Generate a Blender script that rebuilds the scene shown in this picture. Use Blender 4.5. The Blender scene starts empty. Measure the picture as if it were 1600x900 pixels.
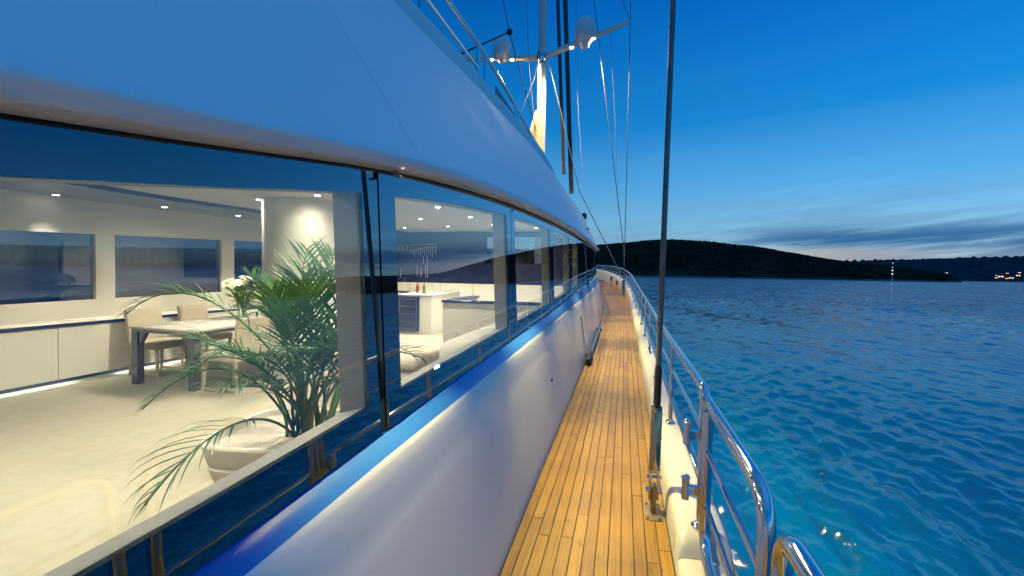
import bpy, bmesh, math, random
import numpy as np
from mathutils import Vector, Matrix, noise

random.seed(11)
rng = np.random.default_rng(5)
sc = bpy.context.scene
col = sc.collection
R_ = math.radians
EYE = 3.9                       # eye height above the sea; all points below are measured from the eye

# ------------------------------------------------------------------ camera
YAW, PITCH, ROLL, FPX = R_(13.1), R_(-1.88), R_(1.0), 730.0
_f = Vector((-math.sin(YAW), math.cos(YAW), 0)); _r = Vector((math.cos(YAW), math.sin(YAW), 0)); _u = Vector((0, 0, 1))
CD = _f * math.cos(PITCH) + _u * math.sin(PITCH)
_u1 = -_f * math.sin(PITCH) + _u * math.cos(PITCH)
CR = _r * math.cos(ROLL) + _u1 * math.sin(ROLL)
CU = -_r * math.sin(ROLL) + _u1 * math.cos(ROLL)
cam = bpy.data.cameras.new('camera'); camo = bpy.data.objects.new('camera', cam); col.objects.link(camo)
cam.sensor_width = 36.0; cam.lens = FPX / 1600 * 36.0
cam.clip_start = 0.05; cam.clip_end = 90000
camo.matrix_world = Matrix(((CR.x, CU.x, -CD.x, 0), (CR.y, CU.y, -CD.y, 0), (CR.z, CU.z, -CD.z, EYE), (0, 0, 0, 1)))
sc.camera = camo

def ray(px, py): return CD + CR * ((px - 800) / FPX) + CU * ((450 - py) / FPX)
def P(px, py, zc): return ray(px, py) * zc
def at(px, py, ax, v):
    d = ray(px, py); return d * (v / d[ax])

# ------------------------------------------------------------------ render settings
sc.render.engine = 'CYCLES'
sc.cycles.use_denoising = True
try: sc.cycles.denoiser = 'OPENIMAGEDENOISE'
except Exception: pass
sc.cycles.max_bounces = 10; sc.cycles.transparent_max_bounces = 16
sc.cycles.glossy_bounces = 5; sc.cycles.diffuse_bounces = 4; sc.cycles.transmission_bounces = 6
sc.cycles.sample_clamp_indirect = 6.0
sc.cycles.caustics_reflective = False; sc.cycles.caustics_refractive = False
sc.view_settings.view_transform = 'Standard'; sc.view_settings.look = 'None'
sc.view_settings.exposure = 0.15; sc.view_settings.gamma = 1.0
sc.view_settings.use_curve_mapping = False

# ------------------------------------------------------------------ node helpers
def N(nt, t, **kw):
    n = nt.nodes.new(t)
    for k, v in kw.items():
        if k.startswith('i_'):
            key = k[2:]
            n.inputs[int(key) if key.isdigit() else key.replace('_', ' ')].default_value = v
        else: setattr(n, k, v)
    return n
def L(nt, a, b): nt.links.new(a, b)
def ramp(nt, pts, fac=None, interp='LINEAR'):
    n = nt.nodes.new('ShaderNodeValToRGB'); cr = n.color_ramp; cr.interpolation = interp
    while len(cr.elements) < len(pts): cr.elements.new(0.5)
    for e, (p, c) in zip(cr.elements, pts):
        e.position = p; e.color = (c[0], c[1], c[2], 1) if hasattr(c, '__len__') else (c, c, c, 1)
    if fac is not None: L(nt, fac, n.inputs[0])
    return n
def math_(nt, op, a, b=None, c=None, clamp=False):
    n = nt.nodes.new('ShaderNodeMath'); n.operation = op; n.use_clamp = clamp
    for i, v in enumerate((a, b, c)):
        if v is None: continue
        if hasattr(v, 'is_linked'): L(nt, v, n.inputs[i])
        else: n.inputs[i].default_value = v
    return n.outputs[0]
def mixc(nt, fac, a, b, blend='MIX'):
    n = nt.nodes.new('ShaderNodeMix'); n.data_type = 'RGBA'; n.blend_type = blend
    for s, v in ((n.inputs[0], fac), (n.inputs[6], a), (n.inputs[7], b)):
        if hasattr(v, 'is_linked'): L(nt, v, s)
        else: s.default_value = v if not hasattr(v, '__len__') else (*v[:3], 1)
    return n.outputs[2]

# ------------------------------------------------------------------ dusk sky
SUN_AZ = R_(19)                 # where the after-glow lies, right of the bow
w = bpy.data.worlds.new('World'); sc.world = w; w.use_nodes = True
nt = w.node_tree; bg = nt.nodes['Background']
tc = N(nt, 'ShaderNodeTexCoord'); sep = N(nt, 'ShaderNodeSeparateXYZ'); L(nt, tc.outputs['Generated'], sep.inputs[0])
el = math_(nt, 'ARCSINE', sep.outputs[2]); eld = math_(nt, 'MULTIPLY', el, 180 / math.pi)
az = math_(nt, 'ARCTAN2', sep.outputs[0], sep.outputs[1])
fac = math_(nt, 'DIVIDE', eld, 90.0, clamp=True)
base = ramp(nt, [(0.0, (.36, .46, .55)), (3/90, (.27, .50, .66)), (6/90, (.18, .47, .72)), (10/90, (.085, .39, .75)),
                 (17/90, (.005, .235, .64)), (30/90, (.0, .125, .51)), (50/90, (.03, .20, .55)), (1.0, (.045, .23, .56))], fac)
# soft azimuth fall-off away from the after-glow
ca = math_(nt, 'COSINE', math_(nt, 'SUBTRACT', az, SUN_AZ))
azf = math_(nt, 'MULTIPLY_ADD', math_(nt, 'COSINE', math_(nt, 'SUBTRACT', az, R_(95))), 0.32, 0.95)
skyc = mixc(nt, 1.0, base.outputs[0], azf, 'MULTIPLY')
# thin real twilight sky on top (low sun, disc off)
nish = N(nt, 'ShaderNodeTexSky', sky_type='NISHITA'); nish.sun_disc = False
nish.sun_elevation = R_(0.0); nish.sun_rotation = SUN_AZ; nish.ozone_density = 6.0
nsc = mixc(nt, 1.0, nish.outputs[0], (.05, .05, .05), 'MULTIPLY')
skyc = mixc(nt, 1.0, skyc, nsc, 'ADD')
# streaky low clouds
cv = N(nt, 'ShaderNodeCombineXYZ'); L(nt, math_(nt, 'MULTIPLY', az, 3.2), cv.inputs[0])
L(nt, math_(nt, 'MULTIPLY_ADD', az, -3.0, math_(nt, 'MULTIPLY', eld, 0.62)), cv.inputs[1])
n1 = N(nt, 'ShaderNodeTexNoise', i_Scale=1.35, i_Detail=6.0, i_Roughness=.58, i_Distortion=.35); L(nt, cv.outputs[0], n1.inputs[0])
cv2 = N(nt, 'ShaderNodeCombineXYZ'); L(nt, math_(nt, 'MULTIPLY', az, 1.5), cv2.inputs[0]); L(nt, math_(nt, 'MULTIPLY', eld, .33), cv2.inputs[1])
n2 = N(nt, 'ShaderNodeTexNoise', i_Scale=1.1, i_Detail=5.0, i_Roughness=.5, i_Distortion=.3); L(nt, cv2.outputs[0], n2.inputs[0])
band = ramp(nt, [(0.0, .25), (.6/20, .55), (1.6/20, 1.0), (4.0/20, .95), (5.6/20, .35), (9/20, .10), (1.0, 0.0)], math_(nt, 'DIVIDE', eld, 20.0, clamp=True))
side = ramp(nt, [(0.0, .10), (.45, .45), (.62, 1.0), (1.0, .9)], math_(nt, 'MULTIPLY_ADD', az, 1.0, .3, clamp=True))
c1 = math_(nt, 'MULTIPLY', band.outputs[0], side.outputs[0])
cl = math_(nt, 'MULTIPLY', ramp(nt, [(.36, 0.0), (.55, 1.0)], n1.outputs[0]).outputs[0], c1)
skyc = mixc(nt, math_(nt, 'MULTIPLY', cl, .82), skyc, (.028, .13, .32))
bank = math_(nt, 'MULTIPLY', ramp(nt, [(2.3/20, 0.0), (3.0/20, .9), (4.2/20, .9), (5.4/20, 0.0)], math_(nt, 'DIVIDE', eld, 20.0, clamp=True)).outputs[0],
             math_(nt, 'MULTIPLY', ramp(nt, [(.48, 0.0), (.66, 1.0)], math_(nt, 'MULTIPLY_ADD', az, 1.0, .3, clamp=True)).outputs[0], ramp(nt, [(.34, .25), (.52, 1.0)], n1.outputs[0]).outputs[0]))
skyc = mixc(nt, math_(nt, 'MULTIPLY', bank, .8), skyc, (.022, .125, .32))
# pale gap above the ridge
gl = math_(nt, 'MULTIPLY', ramp(nt, [(0.0, 1.0), (2.6/20, 1.0), (3.4/20, 0.0)], math_(nt, 'DIVIDE', eld, 20.0, clamp=True)).outputs[0],
           ramp(nt, [(0.0, 0.0), (.30, .15), (.52, 1.0), (.66, .9), (.84, .25), (1.0, .15)], math_(nt, 'MULTIPLY_ADD', az, 1.0, .3, clamp=True)).outputs[0])
skyc = mixc(nt, math_(nt, 'MULTIPLY', gl, .85), skyc, (.48, .47, .46))
wis = math_(nt, 'MULTIPLY', ramp(nt, [(.48, 0.0), (.75, 1.0)], n2.outputs[0]).outputs[0],
            ramp(nt, [(0.0, .5), (.25, .6), (.6, .25), (1.0, 0.0)], math_(nt, 'DIVIDE', eld, 24.0, clamp=True)).outputs[0])
skyc = mixc(nt, math_(nt, 'MULTIPLY', wis, .2), skyc, (.30, .52, .66))
# nothing glows below the sea horizon
below = ramp(nt, [(.485, (.004, .012, .022)), (.4995, (1, 1, 1))], math_(nt, 'MULTIPLY_ADD', sep.outputs[2], .5, .5))
skyc = mixc(nt, 1.0, skyc, below.outputs[0], 'MULTIPLY')
L(nt, skyc, bg.inputs[0]); bg.inputs[1].default_value = 0.90

# ------------------------------------------------------------------ materials
MATS = {}
def mat(name):
    m = bpy.data.materials.new(name); m.use_nodes = True
    nt = m.node_tree; MATS[name] = m
    return m, nt, nt.nodes['Principled BSDF'], nt.nodes['Material Output']
def pbr(name, c, rough=.5, metal=0., coat=0., spec=.5, bump=None, var=None, coatr=.05):
    m, nt, p, o = mat(name)
    p.inputs['Base Color'].default_value = (*c, 1); p.inputs['Roughness'].default_value = rough
    p.inputs['Metallic'].default_value = metal; p.inputs['Coat Weight'].default_value = coat
    p.inputs['Coat Roughness'].default_value = coatr; p.inputs['Specular IOR Level'].default_value = spec
    t = N(nt, 'ShaderNodeTexCoord')
    if var:
        sc_, amt = var
        n = N(nt, 'ShaderNodeTexNoise', i_Scale=sc_, i_Detail=4.0); L(nt, t.outputs['Object'], n.inputs[0])
        r = ramp(nt, [(.3, tuple(x * (1 - amt) for x in c)), (.7, tuple(min(1, x * (1 + amt * .6)) for x in c))], n.outputs[0])
        L(nt, r.outputs[0], p.inputs['Base Color'])
        rr = ramp(nt, [(.3, rough * .8), (.7, min(1, rough * 1.25))], n.outputs[0]); L(nt, rr.outputs[0], p.inputs['Roughness'])
    if bump:
        bs, bd = bump
        n = N(nt, 'ShaderNodeTexNoise', i_Scale=bs, i_Detail=3.0); L(nt, t.outputs['Object'], n.inputs[0])
        b = N(nt, 'ShaderNodeBump', i_Strength=.4, i_Distance=bd); L(nt, n.outputs[0], b.inputs['Height']); L(nt, b.outputs[0], p.inputs['Normal'])
    return m
def emit(name, c, s):
    m, nt, p, o = mat(name); p.inputs['Base Color'].default_value = (*c, 1)
    p.inputs['Emission Color'].default_value = (*c, 1); p.inputs['Emission Strength'].default_value = s; return m

gel = pbr('white_gelcoat', (.82, .80, .78), .17, var=(.9, .03))
gel_top = pbr('satin_white_paint', (.90, .90, .90), .65, var=(.7, .03), spec=.06)
ledgem = pbr('blue_ledge', (.035, .18, .58), .35, coat=.3, var=(2.0, .04))  # even saturated blue base colour along the sill ledge
gel_hull = pbr('white_hull_paint', (.76, .75, .73), .2, coat=.4, var=(2.0, .04))
gel_cap = pbr('white_bulwark_paint', (.56, .555, .54), .34, var=(5.0, .06))
cream = pbr('cream_lining', (.78, .75, .66), .45, var=(1.2, .04))
lacq = pbr('cream_lacquer', (.78, .75, .65), .28, var=(1.0, .02))
ceilm = pbr('ceiling_cream', (.80, .77, .68), .5)
carpet = pbr('beige_carpet', (.35, .32, .245), .95, var=(13.0, .10), bump=(240, .008))
bluegl = pbr('dark_blue_gloss', (.012, .02, .07), .12, coat=.5)
navy = pbr('navy_top', (.02, .03, .09), .25)
fabric = pbr('beige_upholstery', (.56, .48, .36), .85, var=(14, .08), bump=(300, .003))
fabricw = pbr('pale_upholstery', (.68, .63, .53), .8, var=(8, .06), bump=(260, .003))
pillowm = pbr('grey_taupe_fabric', (.36, .31, .24), .85, var=(30, .35), bump=(200, .004))
tablem = pbr('pale_oak_top', (.72, .68, .60), .22, var=(5, .12))
darkmet = pbr('dark_polished_metal', (.16, .16, .19), .2, metal=.8)
woodleg = pbr('bleached_wood', (.50, .40, .27), .5, var=(12, .15))
chrome = pbr('polished_stainless', (.72, .72, .72), .07, metal=1., var=(9, .05))
steel = pbr('satin_stainless', (.55, .53, .5), .2, metal=1., var=(20, .1))
platem = pbr('weathered_bronze_plate', (.26, .20, .13), .42, metal=.9, var=(30, .25))
darkrod = pbr('dark_rigging_rod', (.16, .15, .14), .32, metal=.6, var=(8, .2))
furl = pbr('dark_furled_sail', (.035, .04, .05), .6, var=(3, .3))
mastm = pbr('cream_mast_paint', (.66, .62, .54), .2, coat=.4, var=(1.5, .06))
canvas = pbr('cream_sail_canvas', (.62, .52, .32), .85, var=(6, .15), bump=(8, .06))
domem = pbr('dome_white', (.72, .71, .70), .35)
black = pbr('black_rubber', (.012, .012, .013), .45)
rope = pbr('pale_rope', (.20, .20, .20), .7)
roped = pbr('dark_rope', (.03, .03, .035), .7)
caulk = pbr('black_caulk', (.012, .010, .009), .55)
meshp = pbr('grey_dodger_cloth', (.25, .27, .30), .8)
potm = pbr('stone_planter', (.72, .67, .57), .6, var=(4, .08))
soil = pbr('pale_pebbles', (.42, .38, .32), .95, bump=(60, .03))
bottler = pbr('amber_glass', (.20, .035, .012), .08, coat=.5)
bottleg = pbr('olive_glass', (.12, .12, .02), .08, coat=.5)
chinam = pbr('white_ceramic', (.75, .74, .72), .2)
stem = pbr('stem_green', (.07, .16, .03), .5)
lamp_e = emit('warm_lamp_lens', (1.0, .80, .45), 45.)
lampc_e = emit('brow_lamp_lens', (1.0, .74, .40), .8)
down_e = emit('downlight_lens', (1.0, .93, .78), 22.)
town_e = emit('lit_town_window', (1.0, .62, .34), 1.6)
townw_e = emit('lit_white_lamp', (.95, .97, 1.0), 1.5)
art_e = pbr('etched_silver_line', (.62, .68, .80), .3, metal=.6)
uw_e = emit('underwater_lens', (.2, .85, 1.0), 8.)

def glassfac(nt, f0, pw, gain):
    lw = N(nt, 'ShaderNodeLayerWeight'); lw.inputs[0].default_value = .5
    return math_(nt, 'MULTIPLY_ADD', math_(nt, 'POWER', lw.outputs['Facing'], pw), gain, f0, clamp=True)
m, nt, p, o = mat('window_glass')
tr = N(nt, 'ShaderNodeBsdfTransparent'); tr.inputs[0].default_value = (.93, .95, .93, 1)
gs = N(nt, 'ShaderNodeBsdfGlossy'); gs.inputs['Roughness'].default_value = .0; gs.inputs[0].default_value = (.95, .97, 1, 1)
mx = N(nt, 'ShaderNodeMixShader'); L(nt, glassfac(nt, .05, 3.0, .45), mx.inputs[0]); L(nt, tr.outputs[0], mx.inputs[1]); L(nt, gs.outputs[0], mx.inputs[2]); L(nt, mx.outputs[0], o.inputs[0])
glass = m
m, nt, p, o = mat('tinted_glass')
tr = N(nt, 'ShaderNodeBsdfTransparent'); tr.inputs[0].default_value = (.48, .50, .60, 1)
gs = N(nt, 'ShaderNodeBsdfGlossy'); gs.inputs['Roughness'].default_value = .0
mx = N(nt, 'ShaderNodeMixShader'); L(nt, glassfac(nt, .09, 3.0, .5), mx.inputs[0]); L(nt, tr.outputs[0], mx.inputs[1]); L(nt, gs.outputs[0], mx.inputs[2]); L(nt, mx.outputs[0], o.inputs[0])
tglass = m
m, nt, p, o = mat('black_glass_border')
df = N(nt, 'ShaderNodeBsdfDiffuse'); df.inputs[0].default_value = (.004, .004, .006, 1)
gs = N(nt, 'ShaderNodeBsdfGlossy'); gs.inputs['Roughness'].default_value = .012; gs.inputs[0].default_value = (.55, .82, 1, 1)
mx = N(nt, 'ShaderNodeMixShader'); L(nt, glassfac(nt, .13, 2.2, .85), mx.inputs[0]); L(nt, df.outputs[0], mx.inputs[1]); L(nt, gs.outputs[0], mx.inputs[2]); L(nt, mx.outputs[0], o.inputs[0])
frit = m

# teak: grain along the plank, every plank its own tone
m, nt, p, o = mat('varnished_teak'); teak = m
t = N(nt, 'ShaderNodeTexCoord'); oi = N(nt, 'ShaderNodeObjectInfo')
mp = N(nt, 'ShaderNodeMapping'); mp.inputs['Scale'].default_value = (70, 1.6, 1); L(nt, t.outputs['Object'], mp.inputs[0])
ofs = N(nt, 'ShaderNodeCombineXYZ'); L(nt, math_(nt, 'MULTIPLY', oi.outputs['Random'], 91.0), ofs.inputs[1]); L(nt, ofs.outputs[0], mp.inputs['Location'])
ng = N(nt, 'ShaderNodeTexNoise', i_Scale=1.0, i_Detail=6.0, i_Roughness=.6); L(nt, mp.outputs[0], ng.inputs[0])
grain = ramp(nt, [(.28, (.17, .085, .010)), (.5, (.29, .158, .018)), (.72, (.40, .23, .032))], ng.outputs[0])
tone = ramp(nt, [(0, (.74, .71, .66)), (.2, (.90, .88, .85)), (.6, (1.0, 1.0, 1.0)), (1, (1.12, 1.13, 1.15))], oi.outputs['Random'])
cc = mixc(nt, 1.0, grain.outputs[0], tone.outputs[0], 'MULTIPLY')
nb = N(nt, 'ShaderNodeTexNoise', i_Scale=2.2, i_Detail=5.0, i_Roughness=.65); L(nt, t.outputs['Object'], nb.inputs[0])
cc = mixc(nt, 1.0, cc, ramp(nt, [(.3, .68), (.6, 1.06)], nb.outputs[0]).outputs[0], 'MULTIPLY')
nk = N(nt, 'ShaderNodeTexNoise', i_Scale=9.0, i_Detail=3.0); L(nt, t.outputs['Object'], nk.inputs[0])
cc = mixc(nt, ramp(nt, [(.70, 0.0), (.78, .65)], nk.outputs[0]).outputs[0], cc, (.06, .028, .01))
L(nt, cc, p.inputs['Base Color'])
L(nt, ramp(nt, [(.3, .34), (.7, .50)], ng.outputs[0]).outputs[0], p.inputs['Roughness'])
p.inputs['Specular IOR Level'].default_value = .5
p.inputs['Anisotropic'].default_value = .0
b = N(nt, 'ShaderNodeBump', i_Strength=.35, i_Distance=.002); L(nt, ng.outputs[0], b.inputs['Height']); L(nt, b.outputs[0], p.inputs['Normal'])

# leaves
def leafmat(name, c1, c2):
    m, nt, p, o = mat(name)
    t = N(nt, 'ShaderNodeTexCoord'); n = N(nt, 'ShaderNodeTexNoise', i_Scale=7.0, i_Detail=3.0); L(nt, t.outputs['Object'], n.inputs[0])
    c = ramp(nt, [(.3, c1), (.7, c2)], n.outputs[0])
    L(nt, c.outputs[0], p.inputs['Base Color']); p.inputs['Roughness'].default_value = .38
    tl = N(nt, 'ShaderNodeBsdfTranslucent'); L(nt, c.outputs[0], tl.inputs[0])
    mx = N(nt, 'ShaderNodeMixShader'); mx.inputs[0].default_value = .25
    L(nt, p.outputs[0], mx.inputs[1]); L(nt, tl.outputs[0], mx.inputs[2]); L(nt, mx.outputs[0], o.inputs[0]); return m
palmleaf = leafmat('palm_leaf', (.012, .052, .022), (.048, .130, .028))
flleaf = leafmat('bouquet_leaf', (.06, .16, .02), (.14, .30, .05))
petal = leafmat('lily_petal', (.78, .78, .52), (.86, .85, .68))
# hills
def hillmat(name, c):
    m, nt, p, o = mat(name)
    t = N(nt, 'ShaderNodeTexCoord'); n = N(nt, 'ShaderNodeTexNoise', i_Scale=.02, i_Detail=8.0); L(nt, t.outputs['Object'], n.inputs[0])
    L(nt, ramp(nt, [(.3, tuple(x * .6 for x in c)), (.7, tuple(x * 1.4 for x in c))], n.outputs[0]).outputs[0], p.inputs['Base Color'])
    lk = p.inputs['Base Color'].links[0]; src = lk.from_socket
    g_ = N(nt, 'ShaderNodeNewGeometry'); sp_ = N(nt, 'ShaderNodeSeparateXYZ'); L(nt, g_.outputs['Position'], sp_.inputs[0])
    hgt = math_(nt, 'MULTIPLY_ADD', n.outputs[0], -5.0, sp_.outputs[2])
    L(nt, mixc(nt, ramp(nt, [(.0, 1.0), (.12, 0.0)], math_(nt, 'MULTIPLY', hgt, .1, clamp=True)).outputs[0], src, (.13, .12, .11)), p.inputs['Base Color'])
    p.inputs['Roughness'].default_value = 1.0; p.inputs['Specular IOR Level'].default_value = .0; return m
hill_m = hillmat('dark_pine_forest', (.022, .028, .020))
hill_f = hillmat('far_forest_hazed', (.03, .045, .06))  # bluer, paler base colour stands in for air haze over the ridge
roofm = pbr('roof_tile', (.25, .11, .07), .8); wallm = pbr('house_plaster', (.5, .46, .4), .8)

# sea
m, nt, p, o = mat('sea_water'); seam = m
t = N(nt, 'ShaderNodeTexCoord')
def wn(scale, stretch, rot, det):
    mp = N(nt, 'ShaderNodeMapping'); mp.inputs['Rotation'].default_value = (0, 0, rot); mp.inputs['Scale'].default_value = (stretch[0], stretch[1], 1)
    L(nt, t.outputs['Object'], mp.inputs[0])
    n = N(nt, 'ShaderNodeTexNoise', i_Scale=scale, i_Detail=det, i_Roughness=.55); L(nt, mp.outputs[0], n.inputs[0]); return n.outputs[0]
h1 = wn(2.3, (1.0, .40), R_(8), 6.0); h2 = wn(13.0, (1.0, .5), R_(-14), 3.0); h3 = wn(.10, (1.0, .5), R_(10), 3.0); h4 = wn(.62, (1.0, .45), R_(14), 6.0)
hh = math_(nt, 'ADD', math_(nt, 'MULTIPLY', h1, .40), math_(nt, 'MULTIPLY', h2, .08))
hh = math_(nt, 'MULTIPLY_ADD', h4, .9, hh)
gust = ramp(nt, [(.35, .45), (.65, 1.0)], h3).outputs[0]
hh = math_(nt, 'MULTIPLY', hh, gust)
b0 = N(nt, 'ShaderNodeBump', i_Strength=.60, i_Distance=.28); L(nt, hh, b0.inputs['Height'])
def vn(scale, stretch, det):
    mp = N(nt, 'ShaderNodeMapping'); mp.inputs['Scale'].default_value = (stretch[0], stretch[1], 1); mp.inputs['Rotation'].default_value = (0, 0, R_(10)); L(nt, t.outputs['Object'], mp.inputs[0])
    n = N(nt, 'ShaderNodeTexNoise', i_Scale=scale, i_Detail=det, i_Roughness=.6); L(nt, mp.outputs[0], n.inputs[0])
    v = N(nt, 'ShaderNodeVectorMath', operation='SUBTRACT'); L(nt, n.outputs['Color'], v.inputs[0]); v.inputs[1].default_value = (.5, .5, .5); return v.outputs[0]
dist = N(nt, 'ShaderNodeVectorMath', operation='LENGTH'); L(nt, t.outputs['Object'], dist.inputs[0])
farf = N(nt, 'ShaderNodeMapRange', interpolation_type='SMOOTHSTEP'); L(nt, dist.outputs['Value'], farf.inputs[0])
farf.inputs[1].default_value = 12.; farf.inputs[2].default_value = 110.; farf.inputs[3].default_value = .10; farf.inputs[4].default_value = 1.5
va = N(nt, 'ShaderNodeVectorMath', operation='ADD'); L(nt, vn(1.6, (1, .5), 4.0), va.inputs[0])
vb_ = N(nt, 'ShaderNodeVectorMath', operation='SCALE'); L(nt, vn(.16, (1, .55), 5.0), vb_.inputs[0]); vb_.inputs['Scale'].default_value = .5; L(nt, vb_.outputs[0], va.inputs[1])
vs_ = N(nt, 'ShaderNodeVectorMath', operation='SCALE'); L(nt, va.outputs[0], vs_.inputs[0]); L(nt, farf.outputs[0], vs_.inputs['Scale'])
vm = N(nt, 'ShaderNodeVectorMath', operation='MULTIPLY'); L(nt, vs_.outputs[0], vm.inputs[0]); vm.inputs[1].default_value = (1, 1, 0)
vad = N(nt, 'ShaderNodeVectorMath', operation='ADD'); L(nt, b0.outputs[0], vad.inputs[0]); L(nt, vm.outputs[0], vad.inputs[1])
b = N(nt, 'ShaderNodeVectorMath', operation='NORMALIZE'); L(nt, vad.outputs[0], b.inputs[0])
gs = N(nt, 'ShaderNodeBsdfGlossy'); gs.inputs['Roughness'].default_value = .11; L(nt, b.outputs[0], gs.inputs['Normal'])
df = N(nt, 'ShaderNodeBsdfDiffuse'); df.inputs[0].default_value = (.0, .14, .27, 1); L(nt, b.outputs[0], df.inputs['Normal'])
tl = N(nt, 'ShaderNodeBsdfTranslucent'); tl.inputs[0].default_value = (.01, .30, .36, 1); L(nt, b.outputs[0], tl.inputs['Normal'])
ad = N(nt, 'ShaderNodeAddShader'); L(nt, df.outputs[0], ad.inputs[0]); L(nt, tl.outputs[0], ad.inputs[1])
fr = N(nt, 'ShaderNodeFresnel', i_IOR=2.1); L(nt, b.outputs[0], fr.inputs['Normal'])
mx = N(nt, 'ShaderNodeMixShader'); L(nt, fr.outputs[0], mx.inputs[0]); L(nt, ad.outputs[0], mx.inputs[1]); L(nt, gs.outputs[0], mx.inputs[2]); L(nt, mx.outputs[0], o.inputs[0])

# ------------------------------------------------------------------ mesh helpers
ORG = {}
def V(*a): return Vector(a)
class MB:
    def __init__(s): s.v = []; s.f = []
    def add(s, vs, fs):
        b = len(s.v); s.v += [tuple(x) for x in vs]; s.f += [tuple(b + i for i in f) for f in fs]; return s
    def box(s, lo, hi, rot=None):
        (x0, y0, z0), (x1, y1, z1) = lo, hi
        vs = [Vector((x, y, z)) for z in (z0, z1) for y in (y0, y1) for x in (x0, x1)]
        if rot is not None:
            c = (Vector(lo) + Vector(hi)) / 2; vs = [c + rot @ (q - c) for q in vs]
        return s.add(vs, [(0, 2, 3, 1), (4, 5, 7, 6), (0, 1, 5, 4), (2, 6, 7, 3), (0, 4, 6, 2), (1, 3, 7, 5)])
    def tube(s, path, r, n=10, caps=True, flat=None):
        path = [Vector(q) for q in path]; k = len(path)
        rs = r if hasattr(r, '__len__') else [r] * k
        rings = []; prev = None
        for i, q in enumerate(path):
            d = (path[min(i + 1, k - 1)] - path[max(i - 1, 0)]).normalized()
            if prev is None:
                a = Vector((0, 0, 1)) if abs(d.z) < .9 else Vector((1, 0, 0)); x = d.cross(a).normalized()
            else:
                x = (prev - d * prev.dot(d)).normalized()
            y = d.cross(x); prev = x
            rings.append([q + (x * math.cos(2 * math.pi * j / n) + y * math.sin(2 * math.pi * j / n)) * rs[i] for j in range(n)])
        vs = [q for rg in rings for q in rg]; fs = []
        for i in range(k - 1):
            for j in range(n):
                fs.append((i * n + j, i * n + (j + 1) % n, (i + 1) * n + (j + 1) % n, (i + 1) * n + j))
        if caps: fs.append(tuple(range(n))[::-1]); fs.append(tuple((k - 1) * n + j for j in range(n)))
        return s.add(vs, fs)
    def lathe(s, prof, o, n=20, ax=None):
        o = Vector(o); vs = []; fs = []
        M = Matrix.Identity(3) if ax is None else Vector((0, 0, 1)).rotation_difference(Vector(ax)).to_matrix()
        for (r, z) in prof:
            for j in range(n):
                a = 2 * math.pi * j / n; vs.append(o + M @ Vector((r * math.cos(a), r * math.sin(a), z)))
        k = len(prof)
        for i in range(k - 1):
            for j in range(n): fs.append((i * n + j, i * n + (j + 1) % n, (i + 1) * n + (j + 1) % n, (i + 1) * n + j))
        fs.append(tuple(range(n))[::-1]); fs.append(tuple((k - 1) * n + j for j in range(n)))
        return s.add(vs, fs)
    def loft(s, rows, cu=False, caps=False):
        n = len(rows[0]); k = len(rows); vs = [q for r in rows for q in r]; fs = []
        for i in range(k - 1):
            for j in range(n if cu else n - 1):
                fs.append((i * n + j, i * n + (j + 1) % n, (i + 1) * n + (j + 1) % n, (i + 1) * n + j))
        if caps: fs.append(tuple(range(n))[::-1]); fs.append(tuple((k - 1) * n + j for j in range(n)))
        return s.add(vs, fs)
    def build(s, name, m, parent=None, org=None, bevel=0, seg=2, smooth=True, ang=35, fix=True):
        if parent is not None: org = ORG[parent.name]
        elif org is None:
            a = np.array(s.v); org = Vector(((a[:, 0].min() + a[:, 0].max()) / 2, (a[:, 1].min() + a[:, 1].max()) / 2, a[:, 2].min()))
        org = Vector(org)
        me = bpy.data.meshes.new(name)
        me.from_pydata([(q[0] - org.x, q[1] - org.y, q[2] - org.z) for q in s.v], [], s.f)
        bm = bmesh.new(); bm.from_mesh(me)
        if fix: bmesh.ops.recalc_face_normals(bm, faces=bm.faces)
        if bevel:
            bm.normal_update()
            ed = [e for e in bm.edges if len(e.link_faces) == 2 and e.calc_face_angle(0) > R_(28)]
            bmesh.ops.bevel(bm, geom=ed, offset=bevel, segments=seg, affect='EDGES', profile=.6)
        bm.to_mesh(me); bm.free()
        if smooth:
            me.polygons.foreach_set('use_smooth', [True] * len(me.polygons)); me.set_sharp_from_angle(angle=R_(ang))
        me.materials.append(m)
        o = bpy.data.objects.new(name, me); col.objects.link(o)
        ORG[o.name] = org
        if parent is None: o.location = org + Vector((0, 0, EYE))
        else: o.parent = parent
        return o
def tag(o, label=None, cat=None, group=None, kind=None):
    if label: o['label'] = label
    if cat: o['category'] = cat
    if group: o['group'] = group
    if kind: o['kind'] = kind
    return o
def thing(name, label, cat, org, group=None):
    o = bpy.data.objects.new(name, None); col.objects.link(o); o.empty_display_size = .1
    ORG[o.name] = Vector(org); o.location = Vector(org) + Vector((0, 0, EYE))
    return tag(o, label, cat, group)
def copy_tree(o, parent=None):
    c = o.copy(); col.objects.link(c); c.parent = parent
    ORG[c.name] = ORG[o.name]
    for ch in o.children: copy_tree(ch, c)
    return c
def spot(name, loc, target, power, ang, blend, colr, parent, radius=.05):
    l = bpy.data.lights.new(name, 'SPOT'); l.energy = power; l.spot_size = R_(ang); l.spot_blend = blend; l.color = colr; l.shadow_soft_size = radius
    o = bpy.data.objects.new(name, l); col.objects.link(o); o.parent = parent
    o.location = Vector(loc) - ORG[parent.name]
    o.rotation_euler = (Vector(target) - Vector(loc)).to_track_quat('-Z', 'Y').to_euler(); return o
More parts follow.
